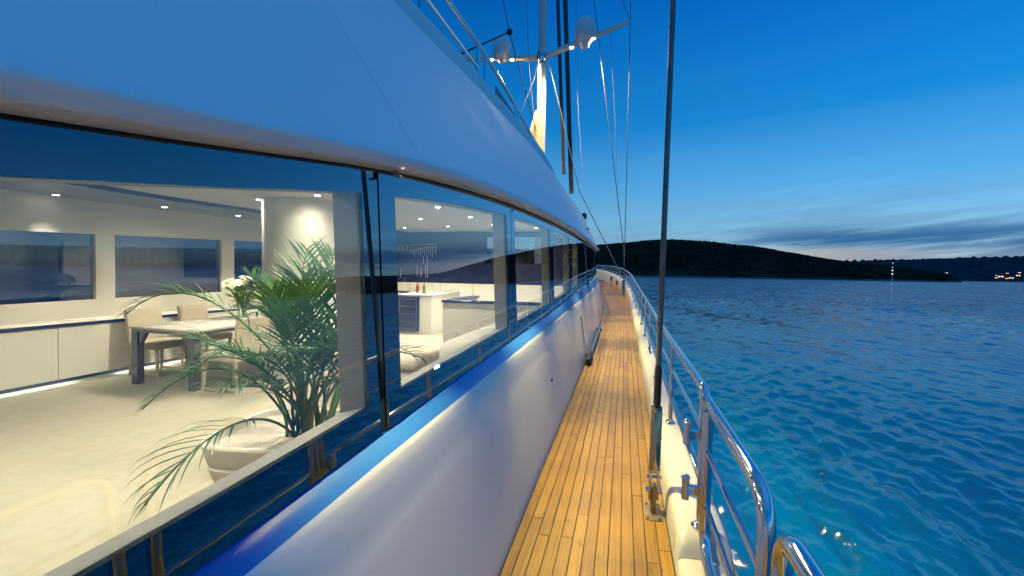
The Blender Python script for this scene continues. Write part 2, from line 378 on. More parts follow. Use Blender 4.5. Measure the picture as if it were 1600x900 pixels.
def pchip(tab):
    xs = np.array([a for a, _ in tab], float); ys = np.array([b for _, b in tab], float)
    h = np.diff(xs); d = np.diff(ys) / h; m_ = np.zeros_like(ys); m_[0] = d[0]; m_[-1] = d[-1]
    for i in range(1, len(xs) - 1):
        m_[i] = 0 if d[i - 1] * d[i] <= 0 else 2 * d[i - 1] * d[i] / (d[i - 1] + d[i])
    def f(x):
        x = min(max(x, xs[0]), xs[-1]); i = min(max(int(np.searchsorted(xs, x)) - 1, 0), len(h) - 1)
        t = (x - xs[i]) / h[i]
        return float((2*t**3 - 3*t**2 + 1) * ys[i] + (t**3 - 2*t**2 + t) * h[i] * m_[i] + (-2*t**3 + 3*t**2) * ys[i+1] + (t**3 - t**2) * h[i] * m_[i+1])
    return f
def bez(p0, p1, p2, p3, n):
    o = []
    for i in range(n):
        t = i / (n - 1); o.append(p0 * (1-t)**3 + p1 * 3*t*(1-t)**2 + p2 * 3*t*t*(1-t) + p3 * t**3)
    return o
def arcpath(pts, rad, n=6):
    """polyline with rounded corners"""
    pts = [Vector(q) for q in pts]; o = [pts[0]]
    for i in range(1, len(pts) - 1):
        a, b_, c = pts[i-1], pts[i], pts[i+1]
        r1 = min(rad, (a - b_).length * .49, (c - b_).length * .49)
        s_ = b_ + (a - b_).normalized() * r1; e_ = b_ + (c - b_).normalized() * r1
        for k in range(n + 1):
            t = k / n; o.append(s_ * (1-t)**2 + b_ * 2*t*(1-t) + e_ * t*t)
    return o + [pts[-1]]
def frange(a, b, st):
    n = max(1, int(math.ceil((b - a) / st))); return [a + (b - a) * i / n for i in range(n + 1)]

# ------------------------------------------------------------------ lines of the yacht (functions of the distance forward)
Zd = lambda Y: -1.6 + .9 * (max(Y, 0) / 31.0) ** 2                                                      # deck with its sheer
Xw = pchip([(-3, -.60), (2.4, -.59), (7, -.575), (12, -.55), (16, -.60), (20, -.76), (25, -1.02), (30, -1.30), (33, -1.75), (35, -2.5)])
Xe = pchip([(-3, .30), (2, .32), (5, .34), (12, .38), (17, .36), (22, .32), (25, .18), (28, -.05), (31, -.42), (34, -1.1), (36.5, -2.2), (38.2, -4.35)])
hb = pchip([(-3, .19), (8, .19), (13, .22), (20, .34), (26, .50), (33, .70), (39, .82)])
Zb = lambda Y: Zd(Y) + hb(Y)
Zr = pchip([(-3, -.70), (1.5, -.665), (2.8, -.632), (5, -.615), (9, -.535), (13, -.42), (18, -.215), (22, -.02), (27, .27), (31, .48), (35, .64), (39, .75)])
oh = pchip([(-3, 0), (13.5, 0), (16, -.02), (20, -.18), (25, -.45), (30, -.72), (33, -1.1), (35, -1.9)])
Zt = pchip([(-3, -.30), (-1.2, -.04), (0, .130), (.45, .194), (.74, .234), (1.0, .273), (1.43, .334), (2.1, .405), (3.5, .505), (5.5, .598), (8.7, .694), (13.6, .776), (16.4, .80)])
Zs = pchip([(-3, -.62), (.69, -.573), (1.45, -.548), (2.06, -.529), (3.4, -.498), (6, -.425), (7.75, -.362), (10.75, -.276), (16.5, -.12), (24, -.06), (35, -.10)])
Zl = pchip([(-3, -.64), (.77, -.617), (1.34, -.601), (1.9, -.593), (3.1, -.574), (6, -.528), (10, -.455), (16, -.32), (24, -.26), (35, -.28)])
XE = pchip([(-3, -1.62), (2.87, -1.50), (4.22, -1.45), (8.08, -1.35), (11.3, -1.25), (13.9, -1.05), (16.6, -.86)])
ZE = pchip([(-3, 1.70), (2.87, 1.775), (4.22, 1.84), (8.08, 1.96), (11.3, 1.855), (13.9, 1.557), (15.4, 1.15), (16.6, .86)])
gx = lambda Z, Y: -.79 - .047 * (Z + .1) + oh(Y)
CLX = -4.2                                                                                            # centre line

# ------------------------------------------------------------------ sea
def build_sea():
    azs = list(np.radians(np.concatenate([np.arange(-180, -8, 4.0), np.arange(-8, 64, .24), np.arange(64, 180, 4.0)])))
    rs = [.4]
    while rs[-1] < 260: rs.append(rs[-1] * 1.0062 + .012)
    while rs[-1] < 60000: rs.append(rs[-1] * 1.25)
    A, Rr = np.meshgrid(np.array(azs), np.array(rs)); X = Rr * np.sin(A); Y = Rr * np.cos(A); Z = np.zeros_like(X)
    cell = Rr * .0062 + .012
    mean = math.radians(-13 + 6)
    for i in range(90):
        lam = .25 * (5.5 / .25) ** rng.random(); k = 2 * math.pi / lam
        th = mean + rng.normal(0, .55) + (math.pi if rng.random() < .15 else 0)
        amp = .0052 * lam ** .6 / (1 + (lam / 3.2) ** 2) ** .5
        damp = np.clip((lam / cell - 2.0) / 2.0, 0, 1)
        ph = rng.random() * 6.283
        s_ = np.sin(k * (X * math.cos(th) + Y * math.sin(th)) + ph)
        Z += amp * damp * (s_ + .35 * (s_ * s_ - .5))
    g = .65 + .55 * np.sin(X * .13 + 1.3 * np.sin(Y * .05)) * np.sin(Y * .09 + .7)
    Z *= np.clip(g, .25, 1.3)
    n = len(azs); k = len(rs)
    vs = np.stack([X, Y, Z], -1).reshape(-1, 3)
    ii = np.arange(k - 1)[:, None] * n; jj = np.arange(n)[None, :]; j2 = (jj + 1) % n
    fs = np.stack([ii + jj, ii + j2, ii + n + j2, ii + n + jj], -1).reshape(-1, 4)
    me = bpy.data.meshes.new('sea'); me.vertices.add(len(vs)); me.vertices.foreach_set('co', vs.ravel().astype(np.float32))
    me.loops.add(fs.size); me.loops.foreach_set('vertex_index', fs.ravel().astype(np.int32))
    me.polygons.add(len(fs)); me.polygons.foreach_set('loop_start', np.arange(0, fs.size, 4, dtype=np.int32))
    me.polygons.foreach_set('use_smooth', np.ones(len(fs), dtype=bool)); me.update(calc_edges=True); me.validate()
    me.materials.append(seam); o = bpy.data.objects.new('sea', me); col.objects.link(o); tag(o, kind='structure')
build_sea()

# ------------------------------------------------------------------ shore and hills
def hill(name, m, D, prof, depth, jag, step=.12):
    """prof: (azimuth deg, elevation deg) of the ridge seen from the deck"""
    f = pchip(prof); a0, a1 = prof[0][0], prof[-1][0]; rows = [[] for _ in range(9)]
    b = MB()
    for a in frange(a0, a1, step):
        e = f(a); hgt = D * math.tan(R_(e)) + EYE
        hgt += jag * (noise.noise(Vector((a * 3.1, D * .01, 0))) * 1.6 + noise.noise(Vector((a * 11, D * .01, 4))) * .7)
        for i in range(9):
            t = i / 8; dd = D * (1 + depth * (t - 1))
            hh_ = hgt * (1 - (1 - t) ** 1.7) + (jag * 1.2 * noise.noise(Vector((a * 4, t * 5, D))) * (t * (1 - t) * 4))
            if i == 0: hh_ = -6
            rows[i].append((dd * math.sin(R_(a)), dd * math.cos(R_(a)), hh_ - EYE))
    back = [(q[0] * 1.06, q[1] * 1.06, -20) for q in rows[-1]]
    b.loft(rows + [back]); o = b.build(name, m, ang=80); tag(o, kind='structure')
    return f
near_prof = [(-100, 1.0), (-60, 1.6), (-30, 2.4), (-14, 2.9), (-6, 2.75), (-2.5, 3.25), (1, 3.55), (3.5, 3.80), (5.5, 3.85), (8.0, 3.70), (10, 3.55), (12, 3.25), (14, 3.05), (16.5, 2.55), (18.5, 2.15), (20.5, 1.72), (23, 1.32), (25.5, 1.02), (27.5, .72), (29, .50), (30.0, .25), (30.8, 0.02)]
fn = hill('near_hill', hill_m, 1700, near_prof, .32, 3.0)
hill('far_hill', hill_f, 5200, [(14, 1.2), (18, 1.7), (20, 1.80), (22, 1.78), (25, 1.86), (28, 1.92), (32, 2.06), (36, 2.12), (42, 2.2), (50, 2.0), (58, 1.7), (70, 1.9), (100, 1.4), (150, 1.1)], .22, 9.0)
# forest canopy on the near hill: one mass of pines
def forest():
    b = MB(); cnt = 0; vs = []; fs = []
    for i in range(5200):
        a = -8 + 38 * random.random(); t = 1 - random.random() ** 1.6 * .9
        e = fn(a)
        if e < .12: continue
        hgt = 1700 * math.tan(R_(e)) + EYE; dd = 1700 * (1 + .32 * (t - 1)); z = hgt * (1 - (1 - t) ** 1.7) - EYE
        x, y = dd * math.sin(R_(a)), dd * math.cos(R_(a)); h = random.uniform(5, 10); r = random.uniform(3.2, 6.2)
        k = len(vs); rot = random.random() * 6
        for (rr, zz) in ((r * .7, z - 3), (r, z + h * .35), (r * .55, z + h * .8)):
            for j in range(5):
                q = rot + j * 1.2566; jr = rr * random.uniform(.7, 1.25); vs.append((x + jr * math.cos(q), y + jr * math.sin(q), zz + random.uniform(-1, 1)))
        vs.append((x, y, z + h)); 
        for l in (0, 1):
            for j in range(5): fs.append((k + l*5 + j, k + l*5 + (j+1) % 5, k + l*5 + 5 + (j+1) % 5, k + l*5 + 5 + j))
        for j in range(5): fs.append((k + 10 + j, k + 10 + (j+1) % 5, k + 15))
    b.v = vs; b.f = fs
    o = b.build('forest', hill_m, smooth=False, fix=False); tag(o, 'dark pine wood covering the hill across the water', 'forest', kind='stuff')
forest()
# town on the far shore
def house(az, D, z, w_, h_, litm, label, group):
    x, y = D * math.sin(R_(az)), D * math.cos(R_(az)); t = thing('shore_house', label, 'house', (x, y, z), group)
    M = Matrix.Rotation(-R_(az), 3, 'Z')
    def tr_(q): return Vector((x, y, z)) + M @ Vector(q)
    b = MB(); b.add([tr_(q) for q in ((-w_, 0, 0), (w_, 0, 0), (w_, w_, 0), (-w_, w_, 0), (-w_, 0, h_), (w_, 0, h_), (w_, w_, h_), (-w_, w_, h_))], [(0, 1, 5, 4), (1, 2, 6, 5), (2, 3, 7, 6), (3, 0, 4, 7)]); b.build('wall', wallm, t)
    b = MB(); b.add([tr_(q) for q in ((-w_*1.1, -w_*.1, h_), (w_*1.1, -w_*.1, h_), (w_*1.1, w_*1.1, h_), (-w_*1.1, w_*1.1, h_), (-w_*.6, w_*.5, h_*1.5), (w_*.6, w_*.5, h_*1.5))], [(0, 1, 5, 4), (1, 2, 5), (2, 3, 4, 5), (3, 0, 4)]); b.build('roof', roofm, t)
    for i in (-1, 1):
        b = MB(); b.box((0, 0, 0), (.001, .001, .001)); b.v = [tuple(tr_(q)) for q in ((i*w_*.5 - w_*.3, -.4, h_*.3), (i*w_*.5 + w_*.3, -.4, h_*.3), (i*w_*.5 - w_*.3, -.05, h_*.3), (i*w_*.5 + w_*.3, -.05, h_*.3), (i*w_*.5 - w_*.3, -.4, h_*.8), (i*w_*.5 + w_*.3, -.4, h_*.8), (i*w_*.5 - w_*.3, -.05, h_*.8), (i*w_*.5 + w_*.3, -.05, h_*.8))]
        b.build('window', litm, t)
G = 'lit houses of the town on the far shore'
for px, py, s_, lab in ((1557, 434, 1.0, 'lit waterfront house at the left end of the far town'), (1564, 433, 1.6, 'largest lit house near the left end of the far town'), (1573, 435, .9, 'small lit waterfront house third from the left in the far town'),
        (1580, 435, 1.5, 'wide lit waterfront house in the middle of the far town'), (1586, 436, .9, 'small lit waterfront house just right of the wide one in the far town'), (1591, 431, 1.3, 'large lit house set above the waterfront at the right of the far town'),
        (1596, 436, 1.2, 'lit waterfront house nearest the right picture edge'), (1574, 427, .8, 'lit house high on the slope above the middle of the far town'), (1593, 426, .9, 'lit house highest on the slope at the right picture edge'), (1557, 430, .6, 'smallest lit house on the slope at the left end of the far town')):
    q = P(px, py, 2820.); a_ = math.degrees(math.atan2(q.x, q.y)); D_ = math.hypot(q.x, q.y)
    house(a_, D_, max(q.z - 4, -EYE + 1), 8 * s_, 8 * s_, town_e, lab, G)
q = P(1478, 426, 2650.)
house(math.degrees(math.atan2(q.x, q.y)), math.hypot(q.x, q.y), q.z - 5, 9, 6, townw_e, 'lone white lit house among dark trees left of the town', None)
def shore_tower():
    q = P(1394, 433, 900.); t = thing('shore_tower', 'slender tower with stacked white lights on the far shore', 'tower', (q.x, q.y, -EYE))
    b = MB(); b.tube([(q.x, q.y, -EYE), (q.x, q.y, P(1394, 411, 900.).z)], [1.0, .45], 8); b.build('shaft', wallm, t)
    b = MB(); b.lathe([(2.0, 0), (2.3, .6), (2.3, 2.4), (1.2, 2.8)], (q.x, q.y, -EYE), 10); b.build('base', wallm, t)
    for py in (411, 418, 422.5, 428):
        c = P(1394, py, 900.); r = .65 if py < 420 else 1.05
        b = MB(); b.lathe([(r*.6, -r), (r, -r*.4), (r, r*.4), (r*.6, r)], (q.x, q.y, c.z), 10); b.build('light', townw_e, t)
shore_tower()
def dinghy(px, lab):
    q = at(px, 432.5, 2, -EYE); t = thing('moored_boat', lab, 'boat', (q.x, q.y, -EYE))
    b = MB(); rows = []
    for i, (yy, ww) in enumerate(((-6, 1.6), (-2, 2.2), (3, 1.8), (7, .1))): rows.append([(q.x + yy, q.y - ww, -EYE + 1.6), (q.x + yy, q.y - ww*.6, -EYE - .3), (q.x + yy, q.y + ww*.6, -EYE - .3), (q.x + yy, q.y + ww, -EYE + 1.6)])
    b.loft(rows, cu=True, caps=True); b.build('hull', gel_hull, t)
    b = MB(); b.box((q.x - 3, q.y - 1.2, -EYE + 1.6), (q.x + 1.5, q.y + 1.2, -EYE + 3.2)); b.build('cabin', gel_hull, t, bevel=.2)
    b = MB(); b.tube([(q.x - 1, q.y, -EYE + 3.2), (q.x - 1, q.y, -EYE + 5)], .12, 6); b.lathe([(.3, 0), (.5, .3), (.5, .8), (.3, 1.1)], (q.x - 1, q.y, -EYE + 5), 8); b.build('mast_light', townw_e, t)
dinghy(1178, 'tiny moored boat with white light below the dark hill')

# ------------------------------------------------------------------ hull and bulwark
GATE0, GATE1 = 1.52, 2.62
hull = thing('yacht_hull', 'white yacht hull with rounded bulwark cap outside the teak deck', 'hull', (.6, 12, -EYE))
def hull_rows(ys, top):
    rows = []
    for Y in ys:
        e = Xe(Y); z = top(Y)
        rows.append([(e + .285, Y, z - .05), (e + .30, Y, z - .3), (e + .27, Y, z - 1.0), (e + .12, Y, -EYE + .2), (e - .4, Y, -EYE - 1.2)])
    return rows
b = MB(); b.loft(hull_rows(frange(-3, 38.2, .5), lambda Y: Zd(Y) + .07)); b.build('hull_side', gel_hull, hull)
def caprow(Y, z):
    e = Xe(Y); d = Zd(Y)
    h = z - d
    return [(e, Y, d - .03), (e + .003, Y, d + h*.30), (e + .008, Y, d + h*.60), (e + .016, Y, d + h*.80), (e + .030, Y, d + h*.92), (e + .052, Y, d + h*.98), (e + .08, Y, z), (e + .15, Y, z + .001), (e + .22, Y, z),
            (e + .265, Y, z - .012), (e + .29, Y, z - .04), (e + .30, Y, z - .10), (e + .302, Y, d + .055), (e + .302, Y, d - .03)]
b = MB(); ys = [GATE1] + [GATE1 + .03, GATE1 + .07, GATE1 + .13] + frange(GATE1 + .2, 38.1, .15)
rows = []
for Y in ys:
    k = min(1.0, (Y - GATE1) / .13); k = math.sqrt(1 - (1 - k) ** 2)
    rows.append(caprow(Y, Zd(Y) + .075 + (hb(Y) - .075) * k))
b.loft(rows, cu=True, caps=True); b.build('bulwark_cap', gel_cap, hull, ang=60)
b = MB(); b.loft([caprow(Y, Zd(Y) + .075) for Y in frange(GATE0, GATE1 - .004, .2)], cu=True, caps=True); b.build('gate_sill', gel_cap, hull, ang=60)
b = MB(); b.loft([caprow(Y, Zb(Y)) for Y in frange(-3, GATE0 - .004, .4)], cu=True, caps=True); b.build('aft_bulwark_cap', gel_cap, hull, ang=60)
for Y, dz in ((29.5, .28), (32.0, .36)):                                                                   # fairleads in the bow bulwark
    b = MB(); ex = Xe(Y) - .02; c = Vector((ex, Y, Zd(Y) + dz)); rg = [c + Vector((-.02, math.cos(a) * .22, math.sin(a) * .10)) for a in np.linspace(0, 2*math.pi, 17)]
    b.tube(rg, .045, 8, caps=False); b.box((c.x - .012, Y - .19, c.z - .08), (c.x + .02, Y + .19, c.z + .08)); b.build('fairlead', black, hull)
for Y in (1.0, 3.2, 5.6, 8.2, 11.0):
    b = MB(); c = Vector((Xe(Y) + .02, Y, -EYE - .75)); b.lathe([(.0, 0), (.11, 0), (.12, .03), (.07, .06)], c, 16, ax=(1, 0, -.2)); ul = b.build('underwater_light', uw_e, hull)
    l = bpy.data.lights.new('underwater_glow', 'POINT'); l.energy = 50; l.color = (.10, .80, 1.0); l.shadow_soft_size = .8
    o = bpy.data.objects.new('underwater_glow', l); col.objects.link(o); o.parent = hull; o.location = c + Vector((1.7, 0, -1.35)) - ORG[hull.name]

# ------------------------------------------------------------------ teak side deck
b = MB(); rows = []
for Y in frange(-2.5, 38, .5):
    l_ = Xw(Y) - .1 if Y < 33.5 else CLX
    rows.append([(l_, Y, Zd(Y) - .006), (Xe(Y) + .02, Y, Zd(Y) - .006)])
b.loft(rows); b.loft([[(q[0], q[1], q[2] - .05) for q in r] for r in rows])
deck = b.build('side_deck', caulk); tag(deck, kind='structure')
PW, GAP = .0705, .0052
for r in range(0, 20):
    Y = -1.2 - random.random() * 1.5
    while Y < 34:
        Lp = random.uniform(1.5, 2.9) * (1.0 if Y < 12 else 1.5); y0, y1 = Y, min(Y + Lp, 34.0); Y = y1
        st = frange(y0 + .002, y1 - .002, .8); top = []
        for yy in st:
            xr = Xe(yy) - .006 - r * PW; xl = max(xr - PW + GAP, Xw(yy) + .007)
            if xr - xl < .006: continue
            top.append((xl, xr, yy))
        if len(top) < 2 or top[-1][2] < -.9: continue
        b = MB(); rows = []
        for xl, xr, yy in top:
            z = Zd(yy); rows.append([(xl, yy, z - .006), (xl, yy, z - .0012), (xl + .0015, yy, z), (xr - .0015, yy, z), (xr, yy, z - .0012), (xr, yy, z - .006)])
        b.loft(rows, cu=True, caps=True)
        b.build('plank', teak, deck, ang=25)

# ------------------------------------------------------------------ deckhouse shell
dh = thing('deckhouse', 'long white deckhouse with curved window band beside the side deck', 'deckhouse', (-1, 6, -1.6))
rows = []
for Y in frange(-2.5, 34.5, .1):
    o_ = oh(Y); zl = Zl(Y); zk = zl - .215; x0 = Xw(Y); xk = -.69 + o_; z0 = Zd(Y) - .03
    pr = [(x0, z0), (x0, Zd(Y) + .03)]
    for t in np.linspace(.06, .95, 16): pr.append((x0 + (xk - x0) * t, Zd(Y) + .03 + (zk - Zd(Y) - .03) * t))
    pr += [(xk, zk), (xk - .001, zk + .006), (-.697 + o_, zk + .07), (-.704 + o_, zk + .14), (-.711 + o_, zk + .19), (-.7165 + o_, zl - .008), (-.721 + o_, zl)]
    rows.append([(a, Y, c) for a, c in pr])
b = MB(); b.loft(rows); b.build('side_wall', gel, dh, ang=50)
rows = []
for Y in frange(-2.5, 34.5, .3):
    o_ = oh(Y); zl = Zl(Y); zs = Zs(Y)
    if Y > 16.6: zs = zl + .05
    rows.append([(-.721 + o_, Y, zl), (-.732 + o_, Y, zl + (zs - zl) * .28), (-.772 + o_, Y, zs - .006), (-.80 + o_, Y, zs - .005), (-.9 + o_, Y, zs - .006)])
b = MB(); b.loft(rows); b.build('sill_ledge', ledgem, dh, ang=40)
rows = [[(-.9 + oh(Y), Y, Zl(Y) + .044), (-2.2 + oh(Y) * .5, Y, Zl(Y) + .12), (CLX, Y, Zl(Y) + .15)] for Y in frange(16.2, 34.5, .6)]
b = MB(); b.loft(rows); b.build('trunk_top', gel, dh)
b = MB(); Y = 34.5; b.add([(Xw(Y), Y, Zd(Y) - .03), (-.9 + oh(Y), Y, Zl(Y) + .044), (CLX, Y, Zl(Y) + .15), (CLX, Y, Zd(Y))], [(0, 1, 2, 3)]); b.build('trunk_front', gel, dh)
# brow and upper panel, with thickness
rows = []; rows2 = []
for Y in frange(-2.5, 16.6, .2):
    o_ = oh(Y); zt = Zt(Y); xe, ze = XE(Y) + o_, ZE(Y); xb, zb = -.7235 + o_, zt + .050
    pr = [(-.815 + o_, zt + .012), (-.80 + o_, zt + .004), (-.765 + o_, zt + .006), (-.747 + o_, zt + .011), (-.742 + o_, zt + .0135), (-.738 + o_, zt + .018), (-.726 + o_, zt + .034), (-.7225 + o_, zt + .041), (xb, zb), (xb + (xe - xb) * .02, zb + (ze - zb) * .02)]
    for t in (.2, .4, .6, .8): pr.append((xb + (xe - xb) * t, zb + (ze - zb) * t))
    pr.append((xe, ze)); rows.append([(a, Y, c) for a, c in pr])
b = MB(); b.loft(rows); b.build('upper_panel', gel_top, dh, ang=50)
for Y in (1.62, 6.4, 11.0):
    b = MB(); rows = []
    for t in np.linspace(.02, .995, 14):
        zb = Zt(Y) + .05; q = V(-.7235 + (XE(Y) + .7235) * t + .0006, Y - .25 * t, zb + (ZE(Y) - zb) * t); rows.append([q + V(0, -.0018, 0), q + V(.0005, 0, 0), q + V(0, .0018, 0)])
    b.loft(rows); b.build('panel_seam', pbr('seam_filler', (.45, .47, .5), .6), dh, fix=False)
rows = [[(XE(Y) + oh(Y), Y, ZE(Y)), (XE(Y) + oh(Y) - .35, Y, Zt(Y) + .3), (-1.05 + oh(Y), Y, Zt(Y) + .02), (-.815 + oh(Y), Y, Zt(Y) + .012)] for Y in frange(12.3, 16.6, .2)]
b = MB(); b.loft(rows); b.build('wing_lining', gel, dh)
rows = []
for Y in frange(-2.5, 9.2, .2):
    h_ = .13 * min(1.0, max(.02, (9.2 - Y) / 1.2)) ** .6; x, z = XE(Y), ZE(Y)
    rows.append([(x + .001, Y, z - .002), (x + .004, Y, z + .006), (x + .004, Y, z + h_), (x - .02, Y, z + h_ + .012), (x - .16, Y, z + h_ + .006), (x - .18, Y, z - .12)])
b = MB(); b.loft(rows, caps=True); b.build('coaming_strip', gel_top, dh, ang=40)
b = MB(); rows = [[(XE(Y) - .02, Y, ZE(Y) - .004), (XE(Y) - .5, Y, ZE(Y) - .12 + .0 * Y), (-4.2, Y, ZE(Y) - .05), (-7.2, Y, ZE(Y) - .12)] for Y in frange(8.6, 13.0, .4)]
b.loft(rows); b.build('coachroof', bluegl, dh)
b = MB(); b.box((-7.3, -2.5, 1.12), (-1.24, 12.4, 1.2)); b.build('flybridge_deck', gel, dh)
b = MB(); b.box((-.9, -2.5, -1.62), (-.62, -2.44, 1.3)); b.build('aft_edge', gel, dh)

# windows: black bonded border (part) with a clear pane (sub-part)
BND = [-1.0, 1.445, 3.42, 5.52, 7.62, 9.72, 11.9, 14.1, 16.35]
OPEN = []
def ring(Y0, Y1, ins):
    """closed loop on the slanted window plane; ins = (aft, fore, top, bottom) inset"""
    a, f, t, bo = ins; ys = frange(Y0 + a, Y1 - f, .22)
    lo = [Vector((gx(Zs(y) + bo, y), y, Zs(y) + bo)) for y in ys]; hi = [Vector((gx(Zt(y) - t, y), y, Zt(y) - t)) for y in ys]
    return ys, lo, hi
for i in range(len(BND) - 1):
    Y0, Y1 = BND[i], BND[i + 1]; g_ = .006
    clear = i < 5
    ins = (.12, .105 if i == 0 else .15, .078, .112)
    if i == 4: ins = (.12, .7, .078, .112)
    n = 14
    ty = [Y0 + g_ + (Y1 - Y0 - 2 * g_) * k / n for k in range(n + 1)]
    iy = [Y0 + ins[0] + (Y1 - Y0 - ins[0] - ins[1]) * k / n for k in range(n + 1)]
    def pt(y, z, d=0.): return Vector((gx(z, y) - d, y, z))
    out = [pt(y, Zs(y) + .002) for y in ty] + [pt(y, Zt(y) - .002) for y in reversed(ty)]
    inn = [pt(y, Zs(y) + ins[3]) for y in iy] + [pt(y, Zt(y) - ins[2]) for y in reversed(iy)]
    sh = Vector((-.014, 0, 0)); mcount = len(out)
    b = MB()
    if clear:
        vs = out + inn + [q + sh for q in out] + [q + sh for q in inn]; fs = []
        for k in range(mcount):
            k2 = (k + 1) % mcount
            fs += [(k, k2, mcount + k2, mcount + k), (2*mcount + k, 3*mcount + k, 3*mcount + k2, 2*mcount + k2), (k, 2*mcount + k, 2*mcount + k2, k2), (mcount + k, mcount + k2, 3*mcount + k2, 3*mcount + k)]
        b.add(vs, fs)
        wnd = b.build('window', frit, dh, ang=30)
        rows = []
        for k in range(n + 1):
            y = iy[k]; z0, z1 = Zs(y) + ins[3] - .0, Zt(y) - ins[2]
            rows.append([pt(y, z0, .0015), pt(y, z1, .0015), pt(y, z1, .0115), pt(y, z0, .0115)])
        b = MB(); b.loft(rows, cu=True, caps=True); b.build('pane', glass, wnd, ang=30)
        OPEN.append((iy, ins))
    else:
        rows = []
        for y in ty: rows.append([pt(y, Zs(y) + .002), pt(y, Zt(y) - .002), pt(y, Zt(y) - .002, .014), pt(y, Zs(y) + .002, .014)])
        b.loft(rows, cu=True, caps=True); b.build('window', frit, dh, ang=30)
# dark seal behind the joints
b = MB(); rows = [[(gx(Zs(y), y) - .018, y, Zs(y) - .03), (gx(Zs(y), y) - .018, y, Zs(y) + .10)] for y in frange(-1.3, 16.4, .4)]; b.loft(rows)
rows = [[(gx(Zt(y), y) - .018, y, Zt(y) - .07), (gx(Zt(y), y) - .018, y, Zt(y) + .03)] for y in frange(-1.3, 16.4, .4)]; b.loft(rows)
for y in BND: b.box((gx(0, y) - .05, y - .05, Zs(y)), (gx(Zt(y), y) - .016, y + .05, Zt(y)))
b.build('window_seal', black, dh)
b = MB(); q = at(862, 593, 0, -.615); b.lathe([(.0, 0), (.022, 0), (.02, .012), (.008, .016)], q + Vector((-.004, 0, 0)), 12, ax=(1, 0, 0)); b.build('wall_socket', black, dh)
# shallow vertical door seam and drain strip in the side wall
b = MB(); Y = 8.3; b.tube([(Xw(Y) - .0, Y, Zd(Y) + .05), (Xw(Y) - .045, Y, Zd(Y) + .4), (-.672, Y, Zl(Y) - .26)], .013, 8); b.build('drain_pipe', steel, dh)
# deck lights under the brow; inboard baffles added to shade the ledge
for k in range(9):
    Y = -.7 + 2.2 * k; zt = Zt(Y); c = Vector((-.748 + oh(Y), Y, zt + .006))
    if Y > 16: break
    b = MB(); b.box(c + V(-.022, -.012, -.0235), c + V(.0, .012, -.0215)); b.box(c + V(-.0235, -.012, -.0235), c + V(-.0215, .012, .002)); o = b.build('brow_light_baffle', black, dh, smooth=False)
    b = MB(); b.lathe([(.0, .0), (.009, .0), (.009, .004)], c + V(.0, 0, .004), 12); b.build('lens', lampc_e, o)
    spot('brow_beam', c, c + V(.36, 0, -1.0), 480 if k % 2 == 0 else 230, 84, .85, (1.0, .80, .30), dh, .006)
# floodlight on the roof edge
fl = thing('floodlight', 'small dark floodlight on bracket at the forward roof edge', 'floodlight', at(912, 350, 1, 14.0))
q = at(912, 350, 1, 14.0); b = MB(); b.tube([q + V(0, 0, -.05), q + V(0, 0, .14)], .018, 8); b.build('bracket', steel, fl)
b = MB(); b.lathe([(.06, -.09), (.085, -.05), (.085, .05), (.05, .09)], q + V(0, 0, .22), 14, ax=(0, -.3, -1)); b.build('housing', black, fl)
b = MB(); b.lathe([(.088, -.012), (.092, 0), (.088, .012)], q + V(0, 0, .2), 14, ax=(0, -.3, -1)); b.build('rim', steel, fl)

# ------------------------------------------------------------------ saloon shell
FL, CEIL = -1.5, lambda Y: .95 + .022 * max(0, Y - 5)
PX = -7.33; BH = 12.4; AFT = -1.3
b = MB(); b.box((PX - .1, AFT, FL - .08), (-.72, BH, FL)); fo = b.build('saloon_floor', carpet); tag(fo, kind='structure')
b = MB(); rows = [[(-1.14, Y, CEIL(Y)), (-6.0, Y, CEIL(Y)), (-6.0, Y, CEIL(Y) + .1), (-1.14, Y, CEIL(Y) + .1)] for Y in frange(AFT, BH, .6)]
b.loft(rows, cu=True, caps=True); ce = b.build('saloon_ceiling', ceilm); tag(ce, kind='structure')
b = MB(); rows = [[(-6.002, Y, CEIL(Y) - .055), (PX, Y, CEIL(Y) - .045), (PX, Y, CEIL(Y) + .1), (-6.002, Y, CEIL(Y) + .1)] for Y in frange(AFT, BH, .6)]
b.loft(rows, cu=True, caps=True); b.build('soffit_panel', bluegl, ce)
# starboard wall with reveals
b = MB(); br = MB(); WI = .088
for iy, ins in OPEN:
    lo = [(y, Zs(y) + ins[3]) for y in iy]; hi = [(y, Zt(y) - ins[2]) for y in reversed(iy)]; lp = lo + hi
    o1 = [Vector((gx(z, y) - .016, y, z)) for y, z in lp]; o2 = [Vector((gx(z, y) - .016 - WI, y, z - (.026 if i_ < len(lo) else 0))) for i_, (y, z) in enumerate(lp)]
    k = len(lp); br.add(o1 + o2, [(i, (i+1) % k, k + (i+1) % k, k + i) for i in range(k)])
    w0, w1 = iy[0] - .075, iy[-1] + .075
    if iy is OPEN[0][0]: w0 = AFT
    if iy is OPEN[-1][0]: w1 = BH
    big = []
    for y, z in lo: big.append(Vector((gx(z, y) - .016 - WI, w0 + (w1 - w0) * (y - iy[0]) / (iy[-1] - iy[0]), FL)))
    tops = [(w0 + (w1 - w0) * (y - iy[0]) / (iy[-1] - iy[0]), y) for y, z in hi]
    for yy, y in tops: big.append(Vector((-.905, yy, Zt(y) + .06)))
    b.loft([[(-.905, yy, Zt(y) + .06), (-1.16, yy, 1.0)] for yy, y in tops])
    b.add(o2 + big, [(i, (i+1) % k, k + (i+1) % k, k + i) for i in range(k)])
